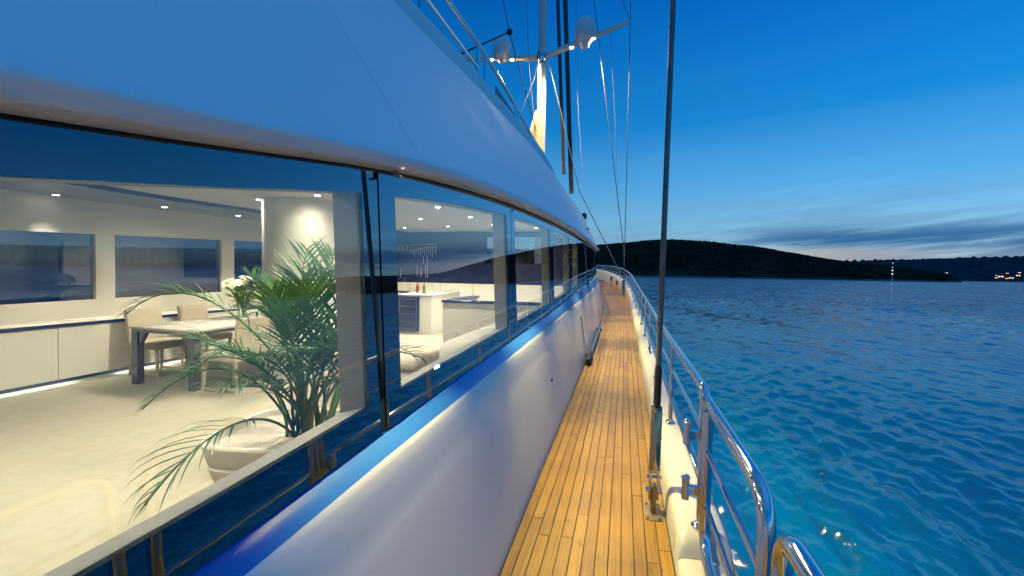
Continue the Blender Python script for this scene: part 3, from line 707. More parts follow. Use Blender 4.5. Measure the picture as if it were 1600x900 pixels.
for i in range(len(OPEN) - 1):
    ya, yb = OPEN[i][0][-1] + .075, OPEN[i+1][0][0] - .075
    b.add([(gx(0, ya) - .016 - WI, ya, FL), (gx(0, yb) - .016 - WI, yb, FL), (-.905, yb, Zt(yb) + .06), (-1.16, yb, 1.0), (-1.16, ya, 1.0), (-.905, ya, Zt(ya) + .06)], [(0, 1, 2, 5), (5, 2, 3, 4)])
sw = b.build('saloon_wall', cream, ang=30); tag(sw, kind='structure')
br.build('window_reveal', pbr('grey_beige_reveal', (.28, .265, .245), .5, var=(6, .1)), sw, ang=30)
# port wall with three-and-a-bit windows
PWIN = [(1.2, 2.95), (3.30, 5.17), (5.43, 7.34), (7.63, 9.55), (9.82, 11.7)]
zb_ = lambda Y: -.49 + .013 * (Y - 5); zt_ = lambda Y: .44 + .034 * (Y - 5)
b = MB(); edges = [AFT] + [v for pr in PWIN for v in pr] + [BH]
for i in range(0, len(edges), 2):
    b.add([(x, y, z) for x in (PX - .12, PX) for y, z in ((edges[i], FL), (edges[i+1], FL), (edges[i+1], CEIL(9) + .15), (edges[i], CEIL(9) + .15))], [(0, 1, 2, 3), (4, 5, 6, 7), (0, 4, 7, 3), (1, 5, 6, 2)])
for y0, y1 in PWIN:
    for z00, z01, z10, z11 in ((FL, FL, zb_(y0), zb_(y1)), (zt_(y0), zt_(y1), CEIL(9) + .15, CEIL(9) + .15)):
        b.add([(x, y, z) for x in (PX - .12, PX) for y, z in ((y0, z00), (y1, z01), (y1, z11), (y0, z10))], [(0, 1, 2, 3), (4, 5, 6, 7), (0, 1, 5, 4), (3, 2, 6, 7)])
pw = b.build('saloon_wall', cream, smooth=False); tag(pw, kind='structure')
for y0, y1 in PWIN:
    b = MB(); b.loft([[(PX - .05, y, zb_(y)), (PX - .05, y, zt_(y)), (PX - .06, y, zt_(y)), (PX - .06, y, zb_(y))] for y in (y0, y1)], cu=True, caps=True); b.build('window_pane', tglass, pw, smooth=False)
    b = MB()
    for yy, s_ in ((y0 + .012, 1), (y1 - .012, -1)): b.box((PX - .075, yy - .011, zb_(yy)), (PX - .035, yy + .011, zt_(yy)))
    b.build('window_frame', steel, pw)
# bulkheads
b = MB(); b.box((PX, AFT - .08, FL), (-.72, AFT, 1.12)); tag(b.build('saloon_bulkhead', cream), kind='structure')
b = MB(); WX0, WX1, WZ0, WZ1 = -3.63, -1.86, .25, .97
b.box((PX, BH, FL), (-.86, BH + .08, -.33))
fb = b.build('saloon_bulkhead', cream); tag(fb, kind='structure')
b = MB(); b.box((PX, BH + .004, -.328), (WX0, BH + .08, 1.2)); b.box((WX0 + .001, BH + .004, -.328), (WX1, BH + .08, WZ0)); b.box((WX0 + .001, BH + .004, WZ1), (WX1, BH + .08, 1.2)); b.box((WX1 + .001, BH + .004, -.328), (-.86, BH + .08, 1.2))
b.build('dark_glass_panel', bluegl, fb)
b = MB(); b.box((WX0 + .002, BH + .03, WZ0 + .002), (WX1 - .002, BH + .042, WZ1 - .002)); b.build('windscreen_pane', glass, fb)
for x in (-5.9, -4.95, -4.0, -3.0, -2.1):
    b = MB(); b.box((x - .004, BH - .006, FL), (x + .004, BH - .001, -.34)); b.build('panel_joint', darkmet, fb)
# etched line drawing on the dark panel: plain uprights and one arch
b = MB(); y_ = BH - .002
def strip(p0, p1, w_=.012):
    d = (Vector(p1) - Vector(p0)).normalized(); s_ = Vector((d.z, 0, -d.x)) * w_ * .5
    b.add([Vector(p0) - s_, Vector(p1) - s_, Vector(p1) + s_, Vector(p0) + s_] + [q + Vector((0, -.004, 0)) for q in (Vector(p0) - s_, Vector(p1) - s_, Vector(p1) + s_, Vector(p0) + s_)], [(4, 5, 6, 7), (0, 1, 5, 4), (1, 2, 6, 5), (2, 3, 7, 6), (3, 0, 4, 7)])
def bp(px, py): q = at(px, py, 1, BH); return Vector((q.x, y_, q.z))
strip(bp(619, 383), bp(630, 383)); strip(bp(642, 382), bp(682, 381))
for px in (623, 629, 636): strip(bp(px, 383), bp(px, 393))
prev = None
for k in range(9):
    px = 642 + k * 5; py = 392 - 6.5 * math.sin(k / 8 * 1.57)
    if prev: strip(prev, bp(px, py))
    prev = bp(px, py)
for k in range(14):
    px = 642 + k * 3.05; strip(bp(px, 391 - 5 * math.sin(k / 13 * 1.57)), bp(px, 396 + 3 * (k % 3)), .01)
for px, y0, y1 in ((662, 400, 412), (668, 400, 415), (665, 415, 434), (668.5, 415, 434), (652, 415, 432), (658, 418, 433), (626, 418, 434)): strip(bp(px, y0), bp(px, y1), .014)
b.build('etched_drawing', art_e, fb, smooth=False, fix=False)
# round column
q = (-4.52, 5.95); b = MB(); b.lathe([(.53, 0), (.53, 2.55)], (q[0], q[1], FL), 48); o = b.build('round_column', lacq, org=(q[0], q[1], FL)); tag(o, 'thick round cream column rising behind the palm', 'column')

# recessed downlights
def downlight(p, z, power=330, ang=168):
    b = MB(); b.lathe([(.038, -.003), (.055, -.006), (.057, -.001), (.057, .02)], (p[0], p[1], z), 18); o = b.build('downlight', steel, ce)
    b = MB(); b.lathe([(.0, -.0045), (.034, -.0045), (.036, .004)], (p[0], p[1], z - .001), 16); b.build('lens', down_e, o)
    spot('downlight_beam', (p[0], p[1], z - .03), (p[0], p[1], z - 2), power, ang, 1.0, (1.0, .90, .72), ce, .045)
for px, py in ((333, 320), (405, 312), (657, 343), (684, 324), (735, 340), (700, 355), (632, 357), (770, 352)):
    q = at(px, py, 2, .95); q = at(px, py, 2, CEIL(q.y)); downlight(q, CEIL(q.y))
for p_ in ((-1.75, 1.3), (-2.4, 2.4), (-4.3, 2.0), (-2.2, .2), (-4.4, -.2), (-2.6, 4.2), (-2.0, 11.0)): downlight(p_, CEIL(p_[1]), 280 if p_[1] > 1.5 else 95)
downlight((-3.86, 5.36), CEIL(5.4), 40)
for px, py in ((87, 303), (257, 324), (372, 340), (517, 357)):
    q = at(px, py, 2, .91); downlight(q, CEIL(q.y) - .051, 150, 66)
downlight((-6.5, 2.0), CEIL(2) - .051, 150, 66)

# ------------------------------------------------------------------ saloon furniture
# sideboard along the port wall with lit toe space
sb = thing('sideboard', 'long low cream sideboard with dark top along the port wall', 'sideboard', (-7.0, 5, FL))
SB0, SB1 = AFT + .3, 9.4
b = MB(); b.box((-7.32, SB0, FL + .07), (-6.78, SB1, -.775)); b.build('carcass', lacq, sb)
b = MB(); b.box((-7.325, SB0 - .01, -.772), (-6.80, SB1 + .01, -.738)); b.build('top', lacq, sb, bevel=.004)
b = MB(); b.box((-6.798, SB0 - .01, -.772), (-6.74, SB1 + .01, -.735)); b.build('edge_strip', navy, sb, bevel=.006)
y = 2.05
doors = [SB0, .42, 2.10, 4.33, 6.0, 7.7, SB1]
for a, c in zip(doors[:-1], doors[1:]):
    b = MB(); b.box((-6.78, a + .004, FL + .075), (-6.755, c - .004, -.785)); b.build('door', lacq, sb, bevel=.003)
b = MB(); b.box((-7.3, SB0 + .02, FL), (-6.92, SB1 - .02, FL + .07)); b.build('plinth', navy, sb)
b = MB(); b.box((-6.90, SB0 + .1, FL + .058), (-6.87, SB1 - .1, FL + .069)); st_ = b.build('toe_light', emit('toe_light_strip', (.92, 1.0, .90), 1.5), sb)
for y in (1.2, 3.6, 6.0, 8.2):
    l = bpy.data.lights.new('toe_glow', 'AREA'); l.shape = 'RECTANGLE'; l.size = .04; l.size_y = 1.9; l.energy = 5; l.color = (.92, 1.0, .88)
    o = bpy.data.objects.new('toe_glow', l); col.objects.link(o); o.parent = sb; o.location = Vector((-6.815, y, FL + .066)) - ORG[sb.name]; o.rotation_euler = (0, R_(-12), 0)
# dining table
tb = thing('dining_table', 'rectangular dining table with pale top and dark metal legs', 'table', (-5.5, 5.6, FL))
TX0, TX1, TY0, TY1 = -6.03, -4.96, 4.55, 6.75
def skew(x, y): return (x, y + (x + 4.96) * -.085)
b = MB(); c4 = [skew(TX0, TY0), skew(TX1, TY0), skew(TX1, TY1), skew(TX0, TY1)]
b.add([(x, y, z) for z in (-.79, -.76) for x, y in c4], [(3, 2, 1, 0), (4, 5, 6, 7), (0, 1, 5, 4), (1, 2, 6, 5), (2, 3, 7, 6), (3, 0, 4, 7)]); b.build('table_top', tablem, tb, bevel=.004)
b = MB(); c5 = [skew(TX0 + .01, TY0 + .01), skew(TX1 - .01, TY0 + .01), skew(TX1 - .01, TY1 - .01), skew(TX0 + .01, TY1 - .01)]
b.add([(x, y, z) for z in (-.83, -.792) for x, y in c5], [(3, 2, 1, 0), (4, 5, 6, 7), (0, 1, 5, 4), (1, 2, 6, 5), (2, 3, 7, 6), (3, 0, 4, 7)]); b.build('apron', darkmet, tb)
for x, y in ((TX0 + .05, TY0 + .06), (TX1 - .05, TY0 + .06), (TX0 + .05, TY1 - .06), (TX1 - .05, TY1 - .06)):
    x, y = skew(x, y); sx = 1 if x < -5.5 else -1
    b = MB(); b.box((x - .045, y - .045, FL), (x + .045, y + .045, -.83)); b.add([(x + sx*.045, y - .03, -.83), (x + sx*.16, y - .03, -.83), (x + sx*.045, y - .03, -1.02), (x + sx*.045, y + .03, -.83), (x + sx*.16, y + .03, -.83), (x + sx*.045, y + .03, -1.02)], [(0, 1, 2), (3, 5, 4), (1, 4, 5, 2), (0, 3, 4, 1)])
    b.build('leg', darkmet, tb)
# chairs
def chair(label, x, y, rz):
    t = thing('dining_chair', label, 'chair', (x, y, FL), 'upholstered chairs at the dining table'); t.rotation_euler = (0, 0, rz)
    o_ = Vector((x, y, FL))
    def B(lo, hi, name, m, bv=.02, sg=3):
        b = MB(); b.box(Vector(lo) + o_, Vector(hi) + o_); return b.build(name, m, t, bevel=bv, seg=sg)
    B((-.25, -.25, .37), (.25, .25, .47), 'seat', fabric, .025)
    b = MB(); rows = []
    for i in range(7):
        z = .45 + .45 * i / 6; yy = .21 + .05 * (i / 6) ** 1.5
        rows.append([o_ + V(-.25, yy, z), o_ + V(.25, yy, z), o_ + V(.25, yy + .055, z), o_ + V(-.25, yy + .055, z)])
    b.loft(rows, cu=True, caps=True); b.build('backrest', fabric, t, bevel=.015)
    for sx in (-1, 1):
        for sy in (-1, 1):
            b = MB(); b.tube([o_ + V(sx*.215, sy*.215, .37), o_ + V(sx*.225, sy*.235, 0)], [.026, .017], 6); b.build('leg', woodleg, t)
    for sx in (-1, 1): B((sx*.222 - .012, -.22, .02), (sx*.222 + .012, .22, .045), 'stretcher', woodleg, .003, 1)
    return t
chair('beige chair at far side of the table, nearest its left end', -6.30, 5.25, R_(90))
chair('beige chair at far side of the table, second from its left end', -6.32, 6.05, R_(90))
chair('beige chair with its back to the window, right of the near table leg', -4.66, 4.85, R_(-90))
chair('beige chair at near side of the table behind the palm', -4.72, 5.75, R_(-90))
# bouquet
bq = at(378, 498, 2, -.76); vb = thing('lily_bouquet', 'white lily bouquet in glass vase standing on the dining table', 'bouquet', bq)
b = MB(); b.lathe([(.07, 0), (.075, .02), (.06, .12), (.085, .27), (.08, .265), (.055, .12), (.065, .02)], bq, 20); b.build('vase', glass, vb)
bst = MB(); blf = MB(); bfl = MB()
for i in range(26):
    a = random.random() * 6.28; rr = .26 * math.sqrt(random.random()); tip = bq + V(rr * math.cos(a), rr * math.sin(a), .60 - rr * .55 + random.uniform(-.05, .05))
    bst.tube([bq + V(rr*.1*math.cos(a), rr*.1*math.sin(a), .04), bq + V(rr*.35*math.cos(a), rr*.35*math.sin(a), .3), tip], .004, 5)
    ax = (tip - (bq + V(0, 0, .25))).normalized(); u = ax.orthogonal().normalized(); v = ax.cross(u)
    for k in range(6):
        d = u * math.cos(k * 1.047) + v * math.sin(k * 1.047); s_ = ax.cross(d)
        p0, p1, p2 = tip, tip + ax * .05 + d * .035, tip + ax * .055 + d * .085
        bfl.add([p0, p1 - s_ * .022, p1 + s_ * .022, p2 - ax * .01], [(0, 1, 2), (1, 3, 2)])
    for k in range(5):
        z = random.uniform(.25, .85); c = bq.lerp(tip, z); c = c + V(0, 0, .02); d = V(random.uniform(-1, 1), random.uniform(-1, 1), random.uniform(-.2, .7)).normalized(); s_ = d.orthogonal().normalized()
        blf.add([c, c + d * .05 - s_ * .014, c + d * .05 + s_ * .014, c + d * .12], [(0, 1, 2), (1, 3, 2)])
bst.build('stems', stem, vb); blf.build('leaves', flleaf, vb, smooth=False, fix=False); bfl.build('lilies', petal, vb, smooth=False, fix=False)

# potted palm
pc = Vector((-2.12, 2.86, FL)); pl = thing('potted_palm', 'tall green potted palm arching just inside the large window', 'palm', pc)
b = MB(); rows = []
Mr = Matrix.Rotation(R_(8), 3, 'Z')
for h_, w_ in ((0, .33), (.04, .37), (.22, .425), (.228, .42), (.24, .42), (.248, .427), (.37, .455), (.385, .445), (.385, .42), (.33, .41)):
    rows.append([pc + Mr @ V(math.copysign(abs(math.cos(a)) ** .45, math.cos(a)) * w_ - .12, math.copysign(abs(math.sin(a)) ** .45, math.sin(a)) * w_, h_) for a in np.linspace(0, 2 * math.pi, 33)[:-1]])
b.loft(rows, cu=True, caps=True); b.build('planter', potm, pl, bevel=.004)
b = MB(); b.add([pc + Mr @ V(sx * .385 - .12, sy * .385, .34) for sx, sy in ((-1, -1), (1, -1), (1, 1), (-1, 1))], [(0, 1, 2, 3)]); b.build('soil', soil, pl)
def frond(path, leaflet, start=.30, n=26, droop=.35, lw=.013, vee=.6, rnd=.1):
    """rachis along a curve with paired strap leaflets"""
    b = MB(); k = len(path); b.tube(path, [.009 * (1 - .8 * i / (k - 1)) + .0015 for i in range(k)], 5)
    for i in range(n):
        t = start + (1 - start) * (i + .5) / n; f = t * (k - 1); j = min(int(f), k - 2); p = path[j].lerp(path[j+1], f - j); d = (path[j+1] - path[j]).normalized()
        side = d.cross(Vector((0, 0, 1))); side = side.normalized() if side.length > .05 else Vector((1, 0, 0)); up = side.cross(d).normalized()
        env = math.sin(math.pi * min(1, max(.06, (t - start) / (1 - start) * .80 + .16))) ** .7; ln = leaflet * env * random.uniform(.82, 1.12)
        for s_ in (-1, 1):
            a = .75 - .35 * (t - start) + random.uniform(-rnd, rnd)
            dr = (d * math.cos(a) + side * s_ * math.sin(a) * .95 + up * vee * random.uniform(.2, .6)).normalized()
            pts = []; q = p.copy(); seg = 5
            for m_ in range(seg + 1):
                pts.append(q.copy()); q = q + dr * (ln / seg); dr = (dr + Vector((0, 0, -droop * (m_ + 1) * .14))).normalized()
            nrm = dr.cross(up); nrm = nrm.normalized() if nrm.length > .05 else side
            wv = [lw * z for z in (.45, 1.0, 1.05, .85, .5, .04)]
            vs = []
            for m_, q in enumerate(pts):
                dd = (pts[min(m_+1, seg)] - pts[max(m_-1, 0)]).normalized(); ws = dd.cross(up); ws = ws.normalized() if ws.length > .05 else nrm
                vs += [q - ws * wv[m_] + up * wv[m_] * .35, q, q + ws * wv[m_] + up * wv[m_] * .35]
            fs = []
            for m_ in range(seg): fs += [(3*m_, 3*m_+1, 3*m_+4, 3*m_+3), (3*m_+1, 3*m_+2, 3*m_+5, 3*m_+4)]
            b.add(vs, fs)
    return b.build('frond', palmleaf, pl, fix=False, ang=60)
pb = pc + V(0, 0, .33)
FR = [  # (mid pixel, depth) (tip pixel, depth), leaflet length, droop
    ((330, 430, 3.25), (196, 492, 3.15), .30, .5), ((465, 470, 3.5), (480, 388, 3.9), .40, .15), ((512, 470, 3.3), (520, 392, 3.5), .34, .2),
    ((430, 500, 3.0), (392, 430, 3.0), .26, .3), ((350, 545, 2.9), (222, 640, 2.7), .30, .5), ((350, 650, 2.5), (226, 790, 2.25), .34, .55),
    ((395, 560, 2.7), (300, 530, 2.6), .28, .5), ((465, 520, 2.9), (440, 470, 2.5), .32, .4), ((520, 520, 2.9), (548, 455, 2.9), .30, .35),
    ((540, 530, 2.8), (610, 520, 2.7), .28, .5), ((500, 560, 2.7), (535, 520, 2.3), .26, .5), ((420, 600, 2.6), (340, 610, 2.2), .30, .6),
    ((560, 540, 3.0), (660, 560, 2.9), .30, .5), ((450, 540, 3.5), (400, 520, 3.9), .30, .4), ((500, 540, 3.5), (540, 500, 3.8), .30, .4),
    ((470, 560, 2.75), (455, 545, 2.25), .28, .6), ((385, 520, 3.2), (300, 585, 3.3), .30, .5), ((440, 470, 3.35), (400, 490, 3.5), .3, .4),
    ((480, 500, 3.1), (505, 430, 3.05), .32, .25), ((455, 520, 3.0), (425, 455, 2.8), .34, .3), ((495, 500, 2.9), (470, 440, 2.7), .34, .3), ((530, 540, 2.75), (556, 480, 2.5), .30, .4), ((400, 560, 2.9), (330, 560, 2.9), .3, .5), ((480, 560, 2.6), (500, 545, 2.2), .28, .5), ((430, 560, 2.8), (395, 560, 2.4), .3, .5), ((545, 560, 2.9), (565, 570, 2.6), .26, .5), ((445, 490, 3.3), (428, 440, 3.5), .3, .25), ((410, 590, 2.9), (380, 600, 2.75), .26, .5), ((520, 590, 2.7), (560, 600, 2.35), .24, .6)]
for (m_, t_, ln, dr) in FR:
    a0 = pb + V(random.uniform(-.1, .1), random.uniform(-.1, .1), 0); mm = P(*m_); tt = P(*t_)
    c1 = a0.lerp(mm, .5) + V(0, 0, .18); 
    pth = bez(a0, c1, mm + (mm - c1) * .35 + V(0, 0, .02), tt, 16)
    frond(pth, ln, start=random.uniform(.34, .46), n=random.randint(12, 17), droop=dr, lw=random.uniform(.006, .0095))
for i in range(9):                                                                                         # bare upright canes
    a = random.random() * 6.28; q = pb + V(.14 * math.cos(a), .14 * math.sin(a), 0)
    b = MB(); b.tube(bez(q, q + V(.02, 0, .2), q + V(.12 * math.cos(a), .12 * math.sin(a), .4), q + V(.2 * math.cos(a), .2 * math.sin(a), .62), 8), [.011, .010, .009, .008, .007, .006, .005, .003], 6); b.build('cane', stem, pl)

# sofa, cushion, ottoman, low partition, bar cabinet
so = thing('sofa', 'cream sofa with its back under the second window', 'sofa', (-1.5, 5, FL))
def rb(t, lo, hi, name, m, bv, sg=4): b = MB(); b.box(lo, hi); return b.build(name, m, t, bevel=bv, seg=sg)
rb(so, (-2.0, 3.3, FL + .05), (-1.02, 6.9, FL + .28), 'base', fabricw, .03)
for y in (3.34, 4.52, 5.70): rb(so, (-2.02, y, FL + .285), (-1.30, y + 1.16, FL + .46), 'seat_cushion', fabricw, .05)
for y in (3.34, 4.52, 5.70): rb(so, (-1.36, y, FL + .42), (-1.04, y + 1.16, FL + .96), 'back_cushion', fabricw, .08)
rb(so, (-2.0, 6.9, FL + .05), (-1.02, 7.02, FL + .66), 'arm', fabricw, .04)
for lab, x, y, z, rz, m_, nm in (('grey patterned cushion leaning on the cream sofa back', -1.52, 4.55, FL + .66, 20, pillowm, 0), ('pale cushion at the forward end of the sofa', -1.5, 6.35, FL + .66, -12, fabricw, 1)):
    b = MB(); rows = []
    for i in range(9):
        u = -1 + 2 * i / 8; row = []
        for j in range(9):
            v = -1 + 2 * j / 8; row.append((u, v, (1 - u*u) ** .5 * (1 - v*v) ** .5))
        rows.append(row)
    M = Matrix.Rotation(R_(rz), 3, 'Z') @ Matrix.Rotation(R_(62), 3, 'Y')
    for s_ in (-1, 1): b.loft([[V(x, y, z) + M @ V(u * .23, v * .23, s_ * h * .085) for u, v, h in r] for r in rows])
    bm_o = b.build('cushion', m_); tag(bm_o, lab, 'cushion')
ot = thing('ottoman', 'low rounded beige ottoman in front of the sofa', 'ottoman', (-2.75, 5.45, FL))
rb(ot, (-3.35, 4.9, FL + .06), (-2.25, 6.1, FL + .34), 'base', fabric, .06); rb(ot, (-3.38, 4.87, FL + .345), (-2.22, 6.13, FL + .52), 'top_cushion', fabric, .09)
for x, y in ((-3.2, 5.0), (-2.4, 5.0), (-3.2, 6.0), (-2.4, 6.0)): b = MB(); b.tube([(x, y, FL), (x, y, FL + .06)], .025, 8); b.build('leg', darkmet, ot)
pt_ = thing('low_partition', 'low cream partition with blue top beyond the sofa', 'partition', (-2.3, 7.4, FL))
rb(pt_, (-2.78, 7.06, FL), (-1.2, 7.16, -.50), 'panel', lacq, .004, 1); rb(pt_, (-2.80, 7.04, -.498), (-1.18, 7.19, -.455), 'top', navy, .006, 1)
rb(pt_, (-2.78, 7.165, FL), (-2.68, 8.6, -.50), 'return_panel', lacq, .004, 1); rb(pt_, (-2.80, 7.192, -.498), (-2.64, 8.62, -.455), 'return_top', navy, .006, 1)
bc = thing('bar_cabinet', 'cream bar cabinet with white top and wine cooler', 'cabinet', (-4.9, 11.2, FL))
rb(bc, (-6.2, 10.35, FL), (-4.36, 12.3, -.60), 'carcass', lacq, .004, 1); rb(bc, (-6.22, 10.32, -.598), (-4.34, 12.32, -.555), 'top', chinam, .006, 1)
wc = rb(bc, (-5.24, 10.30, FL + .06), (-4.66, 10.345, -.615), 'wine_cooler', bluegl, .004, 1)
b = MB()
for lo, hi in (((-5.18, 10.292, FL + .10), (-5.165, 10.298, -.66)), ((-4.735, 10.292, FL + .10), (-4.72, 10.298, -.66)), ((-5.163, 10.292, -.675), (-4.737, 10.298, -.66)), ((-5.163, 10.292, FL + .10), (-4.737, 10.298, FL + .115))): b.box(lo, hi)
b.build('door_trim', steel, wc, smooth=False)
for z in (-.85, -1.03, -1.21): b = MB(); b.box((-5.15, 10.293, z), (-4.75, 10.297, z + .012)); b.build('bottle_shelf', steel, wc, smooth=False)
def bottle(x, y, m_, lab, s_=1.): b = MB(); b.lathe([(.035*s_, 0), (.038*s_, .02), (.038*s_, .17*s_), (.014*s_, .23*s_), (.013*s_, .30*s_), (.015*s_, .31*s_)], (x, y, -.555), 14); tag(b.build('bottle', m_), lab, 'bottle')
bottle(-4.98, 10.9, bottler, 'amber bottle standing left on the bar cabinet', .95); bottle(-4.82, 10.95, bottleg, 'olive green bottle beside the amber one on the bar', .95)
for x, y, lab in ((-4.68, 10.8, 'white cup beside the bottles on the bar'), (-4.52, 10.9, 'white cup at the right end of the bar top')):
    b = MB(); b.lathe([(.025, 0), (.04, .01), (.045, .09), (.04, .09), (.03, .02)], (x, y, -.555), 14); tag(b.build('cup', chinam), lab, 'cup')
b = MB(); b.lathe([(.05, 0), (.16, .03), (.17, .04), (.05, .012)], (-5.3, 10.8, -.555), 20); tag(b.build('dish', navy), 'dark shallow dish left of the bottles on the bar', 'dish')

# ------------------------------------------------------------------ stainless rails outboard
Xr = lambda Y: Xe(Y) + .148
def railpath(ya, yb, zf, st=.35): return [(Xr(y), y, zf(y)) for y in frange(ya, yb, st)]
def dy(y): return (Zr(y) - Zb(y))
lowz = lambda y: Zb(y) + dy(y) * .31; midz = lambda y: Zb(y) + dy(y) * .68
gr = thing('guard_rail', 'long stainless guard rail on the bulwark running to the bow', 'railing', (.5, 5, -1.4))
YG = 2.76; end = 38.0
b = MB(); b.tube(arcpath([(Xr(YG), YG, Zr(YG) - .25), (Xr(YG), YG, Zr(YG))] + railpath(YG + .16, end, Zr), .09), .0275, 14); b.build('top_rail', chrome, gr)
b = MB(); b.tube(railpath(YG + .075, end, midz), .0125, 8); b.build('mid_rail', chrome, gr)
b = MB(); b.tube(railpath(YG + .03, end, lowz), .019, 10); b.build('lower_rail', chrome, gr)
def stanchion(y, t, two=True):
    x = Xr(y); b = MB()
    for d_ in ((-.03, .03) if two else (0,)):
        b.tube([(x, y + d_, Zb(y) - .01), (x, y + d_, Zr(y) - .005)], .0165 if two else .022, 10)
        b.lathe([(.042, -.006), (.042, .006), (.034, .012), (.022, .02)], (x, y + d_, Zb(y)), 16)
    b.build('stanchion', chrome, t)
y = 4.6
while y < 37.5: stanchion(y, gr); y += 1.9
x = Xr(YG); b = MB(); b.tube([(x, YG, Zb(YG) - .02), (x, YG, Zr(YG) - .2)], .027, 14); b.tube([(x, YG - .055, Zb(YG) - .02), (x, YG - .055, Zr(YG) - .12)], .0235, 12)
b.lathe([(.055, -.01), (.055, .006), (.045, .014), (.03, .02)], (x, YG, Zb(YG) - .004), 20); b.build('gate_post', chrome, gr)
for z in (-.885, -1.20):                                                                                    # hinge blocks on the gate post
    b = MB(); b.box((x - .085, YG - .03, z - .022), (x - .02, YG + .01, z + .022)); b.tube([(x - .09, YG - .01, z - .055), (x - .09, YG - .01, z + .06)], .021, 12)
    b.lathe([(.024, 0), (.026, .006), (.02, .018), (.008, .024)], (x - .09, YG - .01, z + .06), 12); b.build('hinge', chrome, gr)
# boarding gate
ga = thing('boarding_gate', 'stainless boarding gate with rounded corners nearest the camera', 'gate', (.47, 2.1, -1.5))
y0, y1 = 1.60, YG - .10; xg = Xr(2.1)
b = MB(); b.tube(arcpath([(xg, y1, -.665), (xg, y0, -.695), (xg, y0 - .01, -1.49), (xg, y1 - .02, -1.475), (xg, y1 - .02, -.72)], .15, 10), .0285, 16); b.build('frame', chrome, ga)
b = MB(); b.tube([(xg, y1, -.93), (xg, y0 + .01, -.96)], .0135, 10); b.build('mid_rail', chrome, ga)
b = MB(); b.tube([(xg, y1, -1.215), (xg, y0 + .01, -1.245)], .0135, 10); b.build('lower_rail', chrome, ga)
b = MB(); b.box((xg - .01, y1 - .03, -.95), (xg + .01, y1 + .06, -.91)); b.build('latch', chrome, ga, bevel=.004)
# aft rail section
ar = thing('aft_guard_rail', 'curved end of the aft stainless rail at the lower right', 'railing', (.47, 0, -1.4))
b = MB(); b.tube(arcpath([(Xr(1.44), 1.44, Zb(1.4) - .02), (Xr(1.44), 1.44, -.715), (Xr(.9), .9, -.715), (Xr(-2), -2, -.72)], .12, 10), .0285, 16); b.build('top_rail', chrome, ar)
for z in (-.95, -1.2): b = MB(); b.tube([(Xr(1.4), 1.43, z), (Xr(-2), -2, z)], .0135, 10); b.build('mid_rail', chrome, ar)
b = MB(); b.lathe([(.055, -.01), (.055, .006), (.045, .014), (.03, .02)], (Xr(1.44), 1.44, Zb(1.4)), 20); b.build('foot_plate', chrome, ar)

# ------------------------------------------------------------------ near shroud with turnbuckle
s0 = Vector((.248, 3.25, -1.6)); s1 = Vector((.287, 3.25, 1.79)); sd = (s1 - s0).normalized()
sh_ = thing('near_shroud', 'thick dark shroud with bronze turnbuckle rising from the deck edge', 'shroud', s0)
def sp(h): return s0 + sd * h
b = MB(); b.tube([sp(.98), sp(2.4), sp(5.5), sp(9)], .0185, 14); b.build('rod', darkrod, sh_)
b = MB(); b.tube([sp(.72), sp(.74), sp(.96), sp(1.0)], [.022, .0255, .0245, .020], 14); b.build('sleeve', black, sh_)
b = MB(); b.tube([sp(.70), sp(.72)], .036, 16); b.tube([sp(.30), sp(.305), sp(.69), sp(.70)], [.030, .037, .037, .030], 16); b.lathe([(.039, 0), (.041, .004), (.039, .01)], sp(.50), 16, ax=sd); b.build('turnbuckle_body', pbr('bronze_turnbuckle', (.55, .40, .24), .16, metal=1.), sh_)
b = MB()
for sx in (-1, 1):
    b.box(sp(.19) + V(sx * .026 - .008, -.03, -.10), sp(.19) + V(sx * .026 + .008, .03, .10))
b.box(sp(.29) + V(-.036, -.03, -.015), sp(.29) + V(.036, .03, .012)); b.build('fork', steel, sh_, bevel=.006)
b = MB(); b.tube([sp(.15) + V(-.052, 0, 0), sp(.15) + V(.052, 0, 0)], .016, 14); b.tube([sp(.24) + V(-.046, 0, 0), sp(.24) + V(.046, 0, 0)], .010, 10); b.build('clevis_pin', chrome, sh_)
b = MB(); b.box(s0 + V(-.016, -.045, 0), s0 + V(.016, .045, .19)); b.build('chainplate', platem, sh_, bevel=.01)
b = MB(); b.box(s0 + V(-.055, -.14, .0), s0 + V(.055, .10, .014)); b.build('deck_plate', platem, sh_, bevel=.005)
for dx, dy_ in ((-.038, -.12), (.038, -.12), (-.038, .075), (.038, .075)): b = MB(); b.lathe([(.010, 0), (.010, .004), (.006, .007)], s0 + V(dx, dy_, .014), 10); b.build('bolt', chrome, sh_)

# ------------------------------------------------------------------ mast, spreaders, domes, lamps
mx0, my0 = -4.36, 24.85
mast = thing('main_mast', 'tall cream mast with lit spreaders rising above the deckhouse', 'mast', (mx0, my0, -.2))
b = MB(); b.tube([(mx0 + .03, my0, -.2), (mx0 + .01, my0, 11), (mx0 - .05, my0, 24)], [.235, .225, .20], 28); b.build('mast_tube', mastm, mast)
A0 = Vector((mx0, my0, 11.43)); TS = P(985, 33, 23.3); TPt = P(705, 93, 25.4)
def spreader(tip, name):
    b = MB(); d = tip - A0; rows = []
    u = Vector((0, -1, 0)); v = d.normalized().cross(u).normalized()
    if v.z < 0: v = -v
    for t, ch, th in ((.05, .36, .10), (.4, .32, .10), (.8, .24, .08), (1.0, .14, .05)):
        c = A0 + d * t; rows.append([c + u * ch * math.cos(a) * .5 + v * th * math.sin(a) * 1.6 for a in np.linspace(0, 2 * math.pi, 13)[:-1]])
    b.loft(rows, cu=True, caps=True); return b.build(name, mastm, mast)
spS = spreader(TS, 'spreader'); spP = spreader(TPt, 'spreader')
